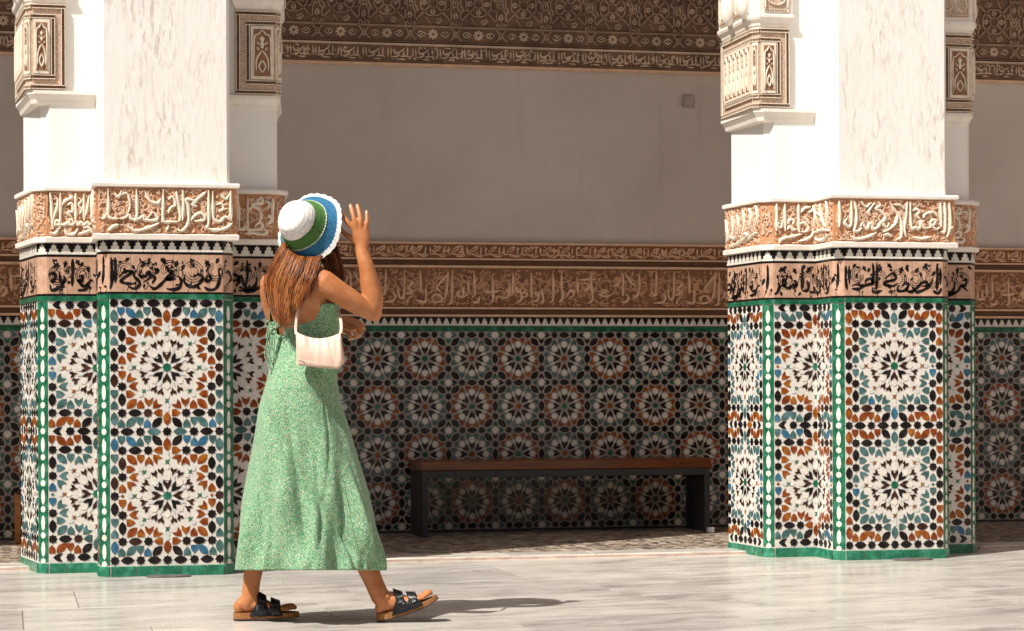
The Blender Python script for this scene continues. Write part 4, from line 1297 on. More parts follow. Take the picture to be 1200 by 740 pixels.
# ---------------------------------------------------------------- the walking woman
simple('sole_dark', (0.03, 0.022, 0.018), 0.7)
def skinmat():
    t = NT('skin')
    p = t.pos()
    c = t.ramp(t.noise(p, 22, 6, 0.65), [(0.3, (0.36, 0.125, 0.042)), (0.5, (0.43, 0.165, 0.060)), (0.72, (0.50, 0.215, 0.090))])
    t.bump(t.noise(p, 90, 5, 0.65), 0.22, 0.002)
    t.fin(c, 0.48, 0.42)
    t.b.inputs['Subsurface Weight'].default_value = 0.12
    t.b.inputs['Subsurface Radius'].default_value = (0.012, 0.005, 0.003)
    t.b.inputs['Subsurface Scale'].default_value = 0.6
    M['skin'] = t.m
skinmat()
simple('nail', (0.58, 0.36, 0.26), 0.3)
def dressmat():
    t = NT('dress_cloth')
    p = t.pos()
    v = t.n('ShaderNodeTexVoronoi'); v.inputs['Scale'].default_value = 480; t.l(p, v.inputs['Vector'])
    sp = t.ramp(v.outputs['Color'], [(0.0, (0, 0, 0)), (1, (1, 1, 1))])
    sep = t.n('ShaderNodeSeparateColor'); t.l(v.outputs['Color'], sep.inputs[0])
    n2 = t.noise(p, 210, 3, 0.7)
    base = t.ramp(n2, [(0.36, (0.035, 0.155, 0.075)), (0.47, (0.085, 0.265, 0.135)), (0.56, (0.12, 0.32, 0.175)), (0.68, (0.34, 0.47, 0.31))])
    fl = t.ramp(sep.outputs[0], [(0.70, (0, 0, 0)), (0.76, (1, 1, 1))])
    base = t.mix(fl, base, (0.42, 0.52, 0.37))
    fl2 = t.ramp(sep.outputs[1], [(0.86, (0, 0, 0)), (0.9, (1, 1, 1))])
    base = t.mix(fl2, base, (0.045, 0.13, 0.07))
    fl3 = t.ramp(sep.outputs[2], [(0.955, (0, 0, 0)), (0.97, (1, 1, 1))])
    base = t.mix(fl3, base, (0.50, 0.28, 0.16))
    t.bump(t.noise(p, 20, 5, 0.6), 0.6, 0.014)
    t.fin(base, 0.85, 0.2)
    t.b.inputs['Sheen Weight'].default_value = 0.15
    M['dress_cloth'] = t.m
dressmat()
def yarn(name, col):
    t = NT(name)
    p = t.pos()
    c = t.ramp(t.noise(p, 90, 3, 0.7), [(0.3, tuple(x * 0.72 for x in col)), (0.7, tuple(min(1, x * 1.2) for x in col))])
    t.bump(t.noise(p, 260, 3, 0.6), 0.6, 0.002)
    M[name] = t.fin(c, 0.9, 0.15)
yarn('yarn_white', (0.68, 0.67, 0.65)); yarn('yarn_green', (0.075, 0.175, 0.05)); yarn('yarn_blue', (0.035, 0.15, 0.28)); yarn('yarn_pale', (0.45, 0.50, 0.38))
def hairmat(name, c1, c2):
    t = NT(name)
    c = t.ramp(t.noise(t.pos((1, 1, .25)), 60, 3), [(0.3, c1), (0.7, c2)])
    t.fin(c, 0.48, 0.35)
    M[name] = t.m
hairmat('hair_dark', (0.022, 0.007, 0.003), (0.05, 0.015, 0.006))
hairmat('hair_mid', (0.14, 0.038, 0.009), (0.23, 0.068, 0.016))
hairmat('hair_light', (0.28, 0.095, 0.024), (0.40, 0.16, 0.048))
def bagmat():
    t = NT('bag_leather')
    p = t.pos()
    c = t.ramp(t.noise(p, 12, 4), [(0.3, (0.60, 0.43, 0.345)), (0.7, (0.68, 0.52, 0.43))])
    t.bump(t.noise(p, 25, 4), 0.5, 0.006)
    M['bag_leather'] = t.fin(c, 0.45, 0.5)
bagmat()
simple('cork', (0.27, 0.115, 0.035), 0.8, 0.5, 180, 0.5, 0.002)
simple('sandal_black', (0.006, 0.007, 0.010), 0.35, 0.2, 30, 0.1)
simple('buckle_metal', (0.03, 0.03, 0.035), 0.35)

ZW = 8.77
def W(px, py, d=0.0):
    Z = ZW + d
    # landmarks were read at the depth of the figure: keep metric size when moved in depth
    return cam.matrix_world @ Vector(((px - 600) / FPX * Z, (452.2 - py) / FPX * Z, -Z))
RV = Vector((math.cos(R(PSI)), -math.sin(R(PSI)), 0)); FV = Vector((math.sin(R(PSI)), math.cos(R(PSI)), 0)); UP = Vector((0, 0, 1))
woman = empty('person', (W(365, 730)).to_tuple(), 'woman in green patterned dress and striped crochet hat walking right with one hand raised', 'person')
woman.location.z = 0
WO = woman.location.copy()

def tube(mb, pts, rad, side=None, seg=14, cap=True, mi=0):
    """pts: world points; rad: r or (r_side, r_other) per point; side: fixed side vector"""
    n = len(pts)
    rings = []
    prev = None
    for i, p in enumerate(pts):
        t = (pts[min(n - 1, i + 1)] - pts[max(0, i - 1)]).normalized()
        s = side if side is not None else (prev if prev is not None else (RV if abs(t.dot(RV)) < .8 else FV))
        s = (s - t * s.dot(t)).normalized()
        prev = s
        o = t.cross(s)
        r = rad[i] if isinstance(rad[i], (tuple, list)) else (rad[i], rad[i])
        rings.append((p, s, o, r, t))
    allr = []
    if cap:
        p, s, o, r, t = rings[0]
        m = min(r)
        for k in (0.9, 0.55): allr.append((p - t * m * k, s, o, (r[0] * math.sqrt(1 - k * k), r[1] * math.sqrt(1 - k * k))))
    for p, s, o, r, t in rings: allr.append((p, s, o, r))
    if cap:
        p, s, o, r, t = rings[-1]
        m = min(r)
        for k in (0.55, 0.9): allr.append((p + t * m * k, s, o, (r[0] * math.sqrt(1 - k * k), r[1] * math.sqrt(1 - k * k))))
    v = []
    for p, s, o, r in allr:
        for k in range(seg):
            a = 2 * math.pi * k / seg
            v.append(p + s * r[0] * math.cos(a) + o * r[1] * math.sin(a) - WO)
    f = [(i * seg + k, i * seg + (k + 1) % seg, (i + 1) * seg + (k + 1) % seg, (i + 1) * seg + k) for i in range(len(allr) - 1) for k in range(seg)]
    f.append(tuple(range(seg - 1, -1, -1)))
    f.append(tuple(range((len(allr) - 1) * seg, len(allr) * seg)))
    mb.add(v, f, mi)
def smooth_path(pts, rad, n=5):
    """Catmull-Rom through points and radii"""
    P = [Vector(p) for p in pts]; Q = [r if isinstance(r, (tuple, list)) else (r, r) for r in rad]
    A = [tuple(p) + tuple(q) for p, q in zip(P, Q)]
    A = [A[0]] + A + [A[-1]]
    out = []
    for i in range(1, len(A) - 2):
        for k in range(n):
            t = k / n
            out.append([0.5 * (2 * A[i][j] + (A[i + 1][j] - A[i - 1][j]) * t + (2 * A[i - 1][j] - 5 * A[i][j] + 4 * A[i + 1][j] - A[i + 2][j]) * t * t
                               + (3 * A[i][j] - A[i - 1][j] - 3 * A[i + 1][j] + A[i + 2][j]) * t ** 3) for j in range(5)])
    out.append(list(A[-2]))
    return [Vector(o[:3]) for o in out], [(o[3], o[4]) for o in out]
def limb(mb, pts, rad, side=None, n=5, seg=14):
    p, r = smooth_path(pts, rad, n)
    tube(mb, p, r, side, seg)

ALPHA = R(46)
LAT = RV * math.sin(ALPHA) - FV * math.cos(ALPHA)         # towards her right hand
body = MB()
# torso from pelvis to neck
limb(body, [W(353, 462), W(353, 440, .01), W(357, 405, .045), W(354, 376, .045), W(350, 345), W(350, 330), W(353, 320), W(357, 306)],
     [(.105, .085), (.120, .090), (.112, .082), (.135, .095), (.150, .098), (.140, .080), (.085, .058), (.052, .054)], LAT, seg=24)
# shoulder blades and shoulders
SR = W(379, 331, -.115); SL = W(318, 333, .115)
limb(body, [W(352, 328, 0), W(366, 326, -.06), SR], [.055, .052, .047], seg=16)
limb(body, [W(350, 328, 0), W(334, 328, .06), SL], [.055, .052, .046], seg=16)
limb(body, [W(362, 338, -.09), W(366, 352, -.085), W(366, 362, -.05)], [(.045, .03), (.042, .03), (.028, .02)], LAT)
limb(body, [W(334, 340, .03), W(337, 352, .02), W(340, 364, .0)], [(.045, .03), (.045, .03), (.03, .02)], LAT)
# neck and head
HC_ = W(368, 277, .035)
limb(body, [W(354, 318, 0), W(358, 306, .0), W(364, 292, .015)], [.060, .052, .050])
hdir = (RV * .62 + FV * .72 + UP * .25).normalized()           # the face looks away to the right and up
limb(body, [HC_ - UP * .055 + hdir * .02, HC_ - UP * .02, HC_ + UP * .025 - hdir * .01, HC_ + UP * .055 - hdir * .015], [(.058, .062), (.074, .088), (.077, .095), (.06, .07)], hdir.cross(UP).normalized(), seg=20)
# face: chin, nose, lips, ears (turned away from the picture)
fside = hdir.cross(UP).normalized()
limb(body, [HC_ - UP * .075 + hdir * .05, HC_ - UP * .045 + hdir * .062], [(.026, .026), (.038, .03)], fside)
limb(body, [HC_ - UP * .002 + hdir * .088, HC_ - UP * .028 + hdir * .106, HC_ - UP * .036 + hdir * .098], [.009, .012, .010], fside)
limb(body, [HC_ - UP * .054 + hdir * .086 - fside * .016, HC_ - UP * .053 + hdir * .094, HC_ - UP * .054 + hdir * .086 + fside * .016], [.006, .009, .006])
for s in (-1, 1):
    limb(body, [HC_ - UP * .03 + fside * s * .078, HC_ + fside * s * .083 + UP * .01 - hdir * .008], [(.008, .014), (.008, .018)])
# right arm, raised to the brim
EL = W(436, 366, -.045); WR = W(424, 295, -.06)
limb(body, [SR, W(394, 341, -.11), W(411, 352, -.09), W(426, 361, -.065), EL],
     [.050, .046, .043, .038, .036], seg=18)
limb(body, [EL, W(437, 352, -.05), W(434, 336, -.055), W(430, 316, -.06), WR],
     [.037, .041, .039, .032, (.026, .021)], RV, seg=18)
limb(body, [W(440, 371, -.04), W(441, 366, -.04)], [.022, .024])
# right hand seen from its back
HD = lambda x, y, d=-.06: W(380 + x / 10.57, 230 + y / 10.57, d)
limb(body, [WR, HD(468, 590), HD(462, 520, -.062), HD(450, 440, -.064), HD(440, 395, -.064)], [(.025, .019), (.027, .016), (.033, .015), (.036, .013), (.033, .010)], RV, seg=18)
def finger(pts, r0, r1):
    rr = [r0 + (r1 - r0) * k / (len(pts) - 1) for k in range(len(pts))]
    rr = [r * (1.08 if 0 < k < len(pts) - 1 and k % 2 == 0 else 1) for k, r in enumerate(rr)]
    limb(body, pts, rr, n=4, seg=10)
finger([HD(385, 470, -.062), HD(352, 400, -.066), HD(310, 345, -.068), HD(262, 285, -.064), HD(228, 235, -.055), HD(200, 192, -.044)], .0114, .0084)
finger([HD(415, 460, -.063), HD(398, 385, -.068), HD(378, 310, -.070), HD(358, 240, -.064), HD(340, 170, -.052), HD(326, 118, -.044)], .0116, .0086)
finger([HD(455, 460, -.063), HD(455, 380, -.068), HD(450, 310, -.070), HD(440, 240, -.064), HD(424, 172, -.052), HD(411, 120, -.044)], .0112, .0082)
finger([HD(498, 480, -.061), HD(516, 410, -.066), HD(524, 350, -.067), HD(528, 290, -.061), HD(527, 240, -.053), HD(523, 192, -.046)], .0102, .0074)
finger([HD(420, 590, -.058), HD(365, 545, -.052), HD(305, 505, -.046), HD(245, 455, -.04), HD(195, 410, -.036), HD(165, 390, -.034)], .0130, .0078)
# left arm: forearm carried across the waist, hand showing beyond the bodice
limb(body, [SL, W(317, 350, .14), W(322, 372, .17), W(332, 390, .19)], [.046, .040, .036, .033])
LW = W(393, 385, .20)
limb(body, [W(332, 390, .19), W(350, 392, .21), W(372, 389, .21), LW], [.033, .035, .030, (.024, .020)])
limb(body, [LW, W(400, 382, .195), W(408, 380, .19)], [(.024, .019), (.030, .017), (.033, .014)], UP, seg=16)
limb(body, [W(399, 382, .19), W(406, 382, .175), W(411, 383, .17)], [(.032, .018), (.036, .018), (.030, .014)], UP, seg=16)
finger([W(404, 376, .18), W(411, 375, .17), W(418, 377, .165), W(424, 381, .165), W(427, 386, .17)], .0108, .0078)
finger([W(406, 380, .175), W(413, 380, .16), W(420, 383, .155), W(423, 389, .155), W(421, 394, .165)],   .0108, .0080)
finger([W(405, 384, .175), W(412, 386, .155), W(417, 390, .15), W(417, 395, .158), W(413, 397, .17)], .0104, .0078)
finger([W(403, 388, .175), W(408, 391, .16), W(411, 395, .155), W(409, 398, .165)], .0095, .0070)
finger([W(399, 379, .17), W(405, 384, .145), W(411, 387, .135), W(416, 386, .135)], .0105, .0075)
# legs
HIPR, HIPL = W(358, 462, -.03), W(348, 462, .07)
limb(body, [HIPR, W(368, 505, -.035), W(384, 552, -.03), W(396, 580, -.025), W(412, 618, -.02), W(427, 655, -.018), W(437, 680, -.02), W(446, 700, -.025)],
     [.070, .068, .060, .054, .054, .046, .038, .037], seg=18)
limb(body, [HIPL, W(336, 505, .075), W(323, 552, .075), W(315, 580, .07), W(306, 618, .06), W(299, 655, .052), W(295, 682, .05), W(293, 702, .05)],
     [.070, .068, .060, .054, .053, .042, .035, .034], seg=18)
# feet: built along a curved sole
class Foot:
    def __init__(s, px, py, d, a0, a1, yaw):
        s.o = W(px, py, d); s.a0, s.a1 = a0, a1
        s.F = (RV * math.cos(R(yaw)) + FV * math.sin(R(yaw))); s.S = s.F.cross(UP).normalized()   # S: towards the camera
        s.N = 60; s.path = [(0.0, 0.0)]
        for k in range(s.N):
            t = k / s.N
            a = R(a0 + (a1 - a0) * t)
            x, z = s.path[-1]
            s.path.append((x + .27 / s.N * math.cos(a), z + .27 / s.N * math.sin(a)))
    def at(s, f, u, w_=0.0):
        t = max(0, min(.9999, f / .27)) * s.N
        k = int(t); fr = t - k
        x = s.path[k][0] * (1 - fr) + s.path[k + 1][0] * fr; z = s.path[k][1] * (1 - fr) + s.path[k + 1][1] * fr
        a = R(s.a0 + (s.a1 - s.a0) * f / .27)
        x -= u * math.sin(a); z += u * math.cos(a)
        return s.o + s.F * x + UP * z + s.S * w_
    def build(s, ankle, rank):
        L = [(.020, .050, .020, .024), (.030, .056, .028, .029), (.052, .064, .037, .031), (.080, .067, .038, .033), (.110, .058, .030, .037), (.145, .047, .021, .043), (.178, .040, .015, .046), (.198, .036, .010, .043)]
        pts = [s.at(f, u) for f, u, ru, rw in L]
        limb(body, pts, [(rw, ru) for f, u, ru, rw in L], s.S, seg=20)
        limb(body, [ankle, (ankle + s.at(.058, .075)) / 2, s.at(.055, .062)], [rank, .036, .034], seg=16)
        limb(body, [ankle - UP * .004, s.at(.030, .060), s.at(.026, .046)], [.026, .024, .025], seg=14)
        limb(body, [s.at(.062, .096, .016), s.at(.064, .090, .029)], [.013, .010], seg=10)      # ankle bone
        for k, w_ in enumerate((-.036, -.014, .004, .020, .035)):
            l = (.250, .246, .238, .228, .216)[k]; r = (.0125, .0092, .0088, .0084, .0082)[k]
            limb(body, [s.at(.185, .034, w_ * .95), s.at(l - .022, .040, w_), s.at(l - .006, .034, w_)], [r, r * 1.05, r * .85], seg=10)
FB = Foot(273.5, 730.0, .05, 0, 5, 4)
FR_ = Foot(441.5, 731.0, -.025, 7, 34, 2)
FB.o.z = 0.004; FR_.o.z = 0.004
FB.build(W(293, 702, .05), .034); FR_.build(W(446, 700, -.025), .036)
bo = body.obj('body', 'skin', woman, smooth=True)
md = bo.modifiers.new('fuse', 'REMESH'); md.mode = 'VOXEL'; md.voxel_size = 0.0028; md.use_smooth_shade = True
md = bo.modifiers.new('soft', 'SMOOTH'); md.factor = 0.5; md.iterations = 5
for p in ((425.5, 384.5, .158), (421.5, 392.5, .150), (413.5, 396.5, .160)):
    mb = MB(); limb(mb, [W(p[0] - 1, p[1] - .5, p[2] - .004), W(p[0] + 1.4, p[1] + .8, p[2] - .004)], [(.0046, .003), (.0042, .003)])
    mb.obj('fingernail', 'nail', woman, smooth=True)
for (x, y, d) in ((326, 112, -.049), (411, 114, -.049), (523, 186, -.051)):
    mb = MB(); limb(mb, [HD(x, y + 30, d - .006), HD(x, y + 2, d - .002)], [(.0045, .0022), (.004, .002)], RV); mb.obj('fingernail', 'nail', woman, smooth=True)

# sandals
def sandal(F, name='sandal'):
    lab = None
    def hw(f):
        t = f / .262
        heel = math.sqrt(max(0, 1 - (1 - min(1, t / .12)) ** 2)) if t < .12 else 1
        toe = math.sqrt(max(0, 1 - max(0, (t - .80) / .20) ** 2.2))
        return (.031 + .017 * max(0, min(1, (t - .35) / .35))) * max(.15, heel) * max(.12, toe)
    N = 40
    fs = [.262 * k / N for k in range(N + 1)]
    def slab_(u0, u1, grow, mat, nm, lip=0):
        mb = MB(); v = []
        for f in fs:
            h = hw(f) + grow
            thick = lambda u: u * (1 - .38 * max(0, (f - .12) / .14))
            for w_, u in ((-h, u0), (-h, u1 + lip), (-h + .006, u1 + lip), (-h + .010, u1), (h - .010, u1), (h - .006, u1 + lip), (h, u1 + lip), (h, u0)):
                v.append(F.at(f, thick(u), w_) - WO)
        f_ = [(i * 8 + k, i * 8 + (k + 1) % 8, (i + 1) * 8 + (k + 1) % 8, (i + 1) * 8 + k) for i in range(N) for k in range(8)]
        f_ += [tuple(range(7, -1, -1)), tuple(range(N * 8, N * 8 + 8))]
        mb.add(v, f_)
        o = mb.obj(nm, mat, woman); return o
    sole = slab_(.004, .024, 0, 'cork', name, .005)
    o2 = slab_(-.001, .0045, .0006, 'sole_dark', 'outsole'); o2.parent = sole
    up = MB()
    def strap(f0, f1, hgt, th=.0035, base=.012, lean=0.0):
        nf, na = 6, 22
        v = []
        for side_ in (0, 1):
            for i in range(nf + 1):
                f = f0 + (f1 - f0) * i / nf
                h = hw(f) + .0015 + th * side_
                for k in range(na + 1):
                    a = math.pi * k / na
                    w_ = -h * math.cos(a)
                    e = abs(math.sin(a)) ** .6
                    u = base + (hgt(f) - base + th * side_) * e
                    v.append(F.at(f - lean * e, u, w_ * (1 if e < .6 else (1 - .12 * (e - .6)))) - WO)
        m = na + 1; half = (nf + 1) * m
        fa = []
        for i in range(nf):
            for k in range(na):
                q = (i * m + k, i * m + k + 1, (i + 1) * m + k + 1, (i + 1) * m + k)
                fa.append(tuple(x + half for x in q)); fa.append(q[::-1])
        for i in range(nf):
            for k in (0, na):
                fa.append((i * m + k, (i + 1) * m + k, (i + 1) * m + k + half, i * m + k + half))
        for k in range(na):
            for i in (0, nf):
                fa.append((i * m + k, i * m + k + 1, i * m + k + 1 + half, i * m + k + half))
        up.add(v, fa)
    strap(.098, .134, lambda f: .112 - (f - .098) * .62)
    strap(.152, .188, lambda f: .082 - (f - .152) * .42)
    # side panels joining the straps
    for s in (-1, 1):
        v = []
        prof = [(.066, .014, .018), (.086, .014, .050), (.100, .014, .074), (.134, .014, .062), (.143, .014, .044), (.152, .014, .056), (.188, .014, .046), (.198, .012, .018)]
        for th in (0, .004):
            for f, u0, u1 in prof:
                h = hw(f) + .0012 + th
                v.append(F.at(f, u0, s * h) - WO); v.append(F.at(f, u1, s * (h - .002)) - WO)
        n = len(prof); fa = []
        for i in range(n - 1):
            q = (2 * i, 2 * i + 1, 2 * i + 3, 2 * i + 2)
            fa.append(q); fa.append(tuple(x + 2 * n for x in q)[::-1])
            fa.append((2 * i + 1, 2 * i + 1 + 2 * n, 2 * i + 3 + 2 * n, 2 * i + 3))
        up.add(v, fa)
    u_ = up.obj('strap', 'sandal_black', woman, smooth=True); u_.parent = sole
    for f, hh in ((.116, .066), (.170, .048)):
        mb = MB()
        h = hw(f) + .007
        a = [F.at(f - .010, hh - .009, h), F.at(f + .010, hh - .009, h), F.at(f + .010, hh + .010, h - .004), F.at(f - .010, hh + .010, h - .004)]
        for i in range(4): tube(mb, [a[i], a[(i + 1) % 4]], [.0016, .0016], seg=6)
        tube(mb, [(a[0] + a[1]) / 2, (a[2] + a[3]) / 2], [.0012, .0012], seg=6)
        b_ = mb.obj('buckle', 'buckle_metal', woman); b_.parent = sole
    return sole
sandal(FB); sandal(FR_)

# ---------------------------------------------------------------- dress
rings = [(381, 316, 398, .118), (392, 317, 398, .114), (405, 319, 396, .112), (420, 318, 395, .122), (446, 313.5, 394, .145), (477, 303, 399.5, .158), (511, 299, 411, .165), (533, 296, 417, .170), (563, 291, 427, .178), (602, 285, 438, .190), (640, 281, 447, .198), (667, 279.5, 450, .203)]
def ring_at(y):
    for a, b in zip(rings[:-1], rings[1:]):
        if y <= b[0]:
            t = max(0, (y - a[0]) / (b[0] - a[0])); t2 = t
            return [a[k] + (b[k] - a[k]) * t2 for k in range(4)]
    return list(rings[-1])
def smooth_ring(y):
    q = [ring_at(y + o) for o in (-9, -4.5, 0, 4.5, 9)]
    return [y] + [sum(a[k] for a in q) / 5 for k in (1, 2, 3)]
import mathutils.noise as mn
mb = MB(); SEG = 200; ROWS = 150
ytop = lambda ang: 0
vs = []
for i in range(ROWS + 1):
    t = i / ROWS
    for k in range(SEG):
        a = 2 * math.pi * k / SEG
        ca, sa = math.cos(a), -math.sin(a)          # sa<0: nearer the camera for a in 0..pi
        x_rel = ca
        # upper edge: low across the back, high under the right arm
        px0 = 357 + 41 * ca
        if sa < 0.2:
            edge = 377.5 if px0 < 352 else 377.5 - 22 * min(1, (px0 - 352) / 27) ** 1.3
        else:
            edge = 352 + (0 if px0 > 340 else 8)
        if sa >= 0.0:
            e2 = 377.5 if px0 < 352 else 377.5 - 22 * min(1, (px0 - 352) / 27) ** 1.3
            edge = e2 * max(0, 1 - sa / .35) + 350 * min(1, sa / .35)
        y = edge + (668.5 - edge) * t
        yy, L_, R_, D_ = smooth_ring(max(y, 381))
        if y < 381:                                  # bodice follows the chest
            f = (381 - y) / 30
            R_ = R_ - 0 * f; L_ = L_ - 1 * f
        cx, hwid = (L_ + R_) / 2, (R_ - L_) / 2
        low = max(0, min(1, (y - 430) / 240))
        A = .005 + .027 * low
        ph = (y - 430) * .011
        fold = A * (.55 * math.sin(5 * a + ph * 2.2 + .6) + .5 * math.sin(9 * a - ph * 3 + 1.7) * low + .28 * math.sin(15 * a + ph * 2) * low)
        d_ = mn.noise(Vector((ca * 2.2, sa * 2.2, y * .012))) * .016 * (0.3 + low)
        # diagonal drape from the left hip to the front hem
        diag = (357 + 60 * ca - 300) - (y - 465) * .55
        if sa < 0: d_ += -.022 * math.exp(-(diag / 7.0) ** 2) * max(0, min(1, (y - 440) / 60))
        for a0, dr, wd, dp, ys in ((.55, .0016, .07, .010, 520), (1.0, -.0012, .06, .012, 560), (1.35, .0010, .05, .009, 500), (1.75, -.0018, .07, .013, 470), (2.15, .0006, .05, .010, 590), (2.5, -.0014, .06, .010, 540), (1.2, .0034, .05, .008, 450)):
            q = (a - (a0 + dr * (y - 560))) / wd
            d_ += -dp * (math.exp(-q * q) - .6 * math.exp(-(q - 1.7) ** 2)) * max(0, min(1, (y - ys) / 60)) * .75
        gath = max(0, 1 - abs(y - 398) / 26)
        fold += gath * .0028 * math.sin(34 * a + y * .35)
        rr = 1 + (fold + d_) / .16
        side_lock = abs(ca) ** 3
        rx = hwid * (1 + (rr - 1) * (1 - .72 * side_lock))
        # flattened oval; upper part turned with the torso
        p = W(cx + rx * ca, y, D_ * rr * (1 if sa > 0 else -1) * abs(sa) ** (1 - .35 * low) + .050 * math.exp(-((y - 383) / 30) ** 2) - .050 * ca * max(0, min(1, (455 - y) / 60)))
        hem = 0.0
        vs.append(p - WO)
f = [(i * SEG + k, (i + 1) * SEG + k, (i + 1) * SEG + (k + 1) % SEG, i * SEG + (k + 1) % SEG) for i in range(ROWS) for k in range(SEG)]
def open_back(q):
    i, k = q[0] // SEG, q[0] % SEG
    a = 2 * math.pi * k / SEG
    if math.sin(a) < 0: return False
    x = 357.5 + 40.5 * math.cos(a); t = i / ROWS; y = 377.5 + (668.5 - 377.5) * t
    return ((x - 329.5) / 4.6) ** 2 + ((y - 387) / 5.2) ** 2 < 1
f = [q for q in f if not open_back(q)]
mb.add(vs, f)
dress = mb.obj('dress', 'dress_cloth', woman, smooth=True)
md = dress.modifiers.new('cloth', 'SOLIDIFY'); md.thickness = 0.0025; md.offset = -1
# keyhole tie at the left of the back, with hanging laces
mb = MB()
rnd = random.Random(4)
for k in range(9):
    x0 = 318 + rnd.uniform(-3, 5)
    pts = [W(x0 + rnd.uniform(-1, 2), 380, -.03), W(x0 - 2 + rnd.uniform(-2, 3), 392, -.045), W(x0 - 3 + rnd.uniform(-3, 5), 405, -.05), W(x0 - 3 + rnd.uniform(-4, 6), 418 + rnd.uniform(-4, 8), -.05), W(x0 - 2 + rnd.uniform(-3, 4), 430 + rnd.uniform(-12, 10), -.055)]
    limb(mb, pts, [.0026, .0022, .0024, .002, .002], n=4, seg=6)
limb(mb, [W(318, 379, -.005), W(330, 381.5, -.055), W(345, 381, -.080), W(360, 380.5, -.092)], [.0035] * 4, n=4, seg=6)
for s in (-1, 1):
    limb(mb, [W(319, 381, -.05), W(319 + s * 5, 376, -.06), W(319 + s * 8, 382, -.06), W(319 + s * 3, 384, -.06)], [.003] * 4, n=4, seg=6)
o = mb.obj('lace', 'dress_cloth', woman, smooth=True); o.parent = dress
mb = MB()
v = []
for ring in (1.0, 0.0):
    for k in range(16):
        a = 2 * math.pi * k / 16
        v.append(W(330.5 + 4.6 * ring * math.cos(a), 387.5 + 5.6 * ring * math.sin(a), -.112 - .001 * (1 - ring)) - WO)
# a seam down the side of the skirt
mb = MB()
pts = []
for j in range(12):
    y = 462 + j * 18.2
    yy, L_, R_, D_ = smooth_ring(y)
    cx, hwid = (L_ + R_) / 2, (R_ - L_) / 2
    ca = .62 + .002 * j; sa = -math.sqrt(1 - ca * ca)
    pts.append(W(cx + hwid * ca, y, D_ * sa * 1.045))
limb(mb, pts, [.0016] * 12, n=2, seg=6)
o = mb.obj('seam', 'dress_cloth', woman, smooth=True); o.parent = dress

# ---------------------------------------------------------------- hat
HB = W(363.5, 269, -.03)
HA = (RV * -.49 + UP * .33 - FV * .80).normalized()
hx = UP.cross(HA).normalized(); hy = HA.cross(hx)
prof = [(0.0, .141), (.020, .1405), (.040, .138), (.057, .131), (.070, .118), (.078, .101), (.081, .088),
        (.086, .075), (.095, .058), (.102, .044), (.104, .038), (.113, .028), (.124, .016), (.135, .006), (.1435, .000)]
def hat_part(name, r0, r1, mat, ridge=.0012, pitch=.0058, scallop=0.0, parent=None, off=0.0, stitch=0.0):
    # arclength resample of the profile between parameters r0..r1 (indices)
    N = 36; SG = 240
    v = []
    def pr(t):
        k = min(int(t), len(prof) - 2); fr = t - k
        return prof[k][0] + (prof[k + 1][0] - prof[k][0]) * fr, prof[k][1] + (prof[k + 1][1] - prof[k][1]) * fr
    mb = MB()
    L = 0.0; last = pr(r0)
    for i in range(N + 1):
        t = r0 + (r1 - r0) * i / N
        r, h = pr(t)
        L += math.hypot(r - last[0], h - last[1]); last = (r, h)
        a_, b_ = pr(min(t + .05, len(prof) - 1.001)), pr(max(t - .05, 0))
        tx, ty = a_[0] - b_[0], a_[1] - b_[1]; q = math.hypot(tx, ty) or 1; nx, ny = -ty / q, tx / q
        nx, ny = (nx, ny) if nx >= 0 else (-nx, -ny)
        if r < .001: nx, ny = 0, 1
        for k in range(SG):
            a = 2 * math.pi * k / SG
            d = ridge * math.sin(2 * math.pi * L / pitch) + off + stitch * math.sin(a * 54 + (L / pitch)) * (0.5 + .5 * math.sin(2 * math.pi * L / pitch))
            d += .0025 * math.sin(a * 3 + 1) * (r / .1)
            wob = .006 * math.sin(a * 4 + .7) * max(0, (r - .09) / .05)
            sc = scallop * abs(math.sin(a * 15)) * (i / N)
            rr = r + nx * d + sc; hh = h + ny * d + wob
            v.append(HB + hx * rr * math.cos(a) + hy * rr * math.sin(a) + HA * hh - WO)
    f = [(i * SG + k, i * SG + (k + 1) % SG, (i + 1) * SG + (k + 1) % SG, (i + 1) * SG + k) for i in range(N) for k in range(SG)]
    mb.add(v, f)
    o = mb.obj(name, mat, woman, smooth=True)
    if parent: o.parent = parent
    md = o.modifiers.new('thick', 'SOLIDIFY'); md.thickness = .004; md.offset = 0
    return o
hat = hat_part('hat', 0, 6.0, 'yarn_white', .0019, .0066, stitch=.0005)
hat_part('green_band', 6.0, 9.35, 'yarn_green', .0012, .0055, parent=hat, stitch=.0012)
hat_part('pale_trim', 9.2, 9.7, 'yarn_pale', .0018, .004, parent=hat, off=.0015, stitch=.0012)
hat_part('blue_brim', 9.6, 13.4, 'yarn_blue', .0008, .0055, parent=hat, stitch=.0012)
prof += [(.149, -.003)]
hat_part('white_edging', 13.2, 14.9, 'yarn_white', .0010, .004, scallop=.0042, parent=hat, off=.001, stitch=.001)

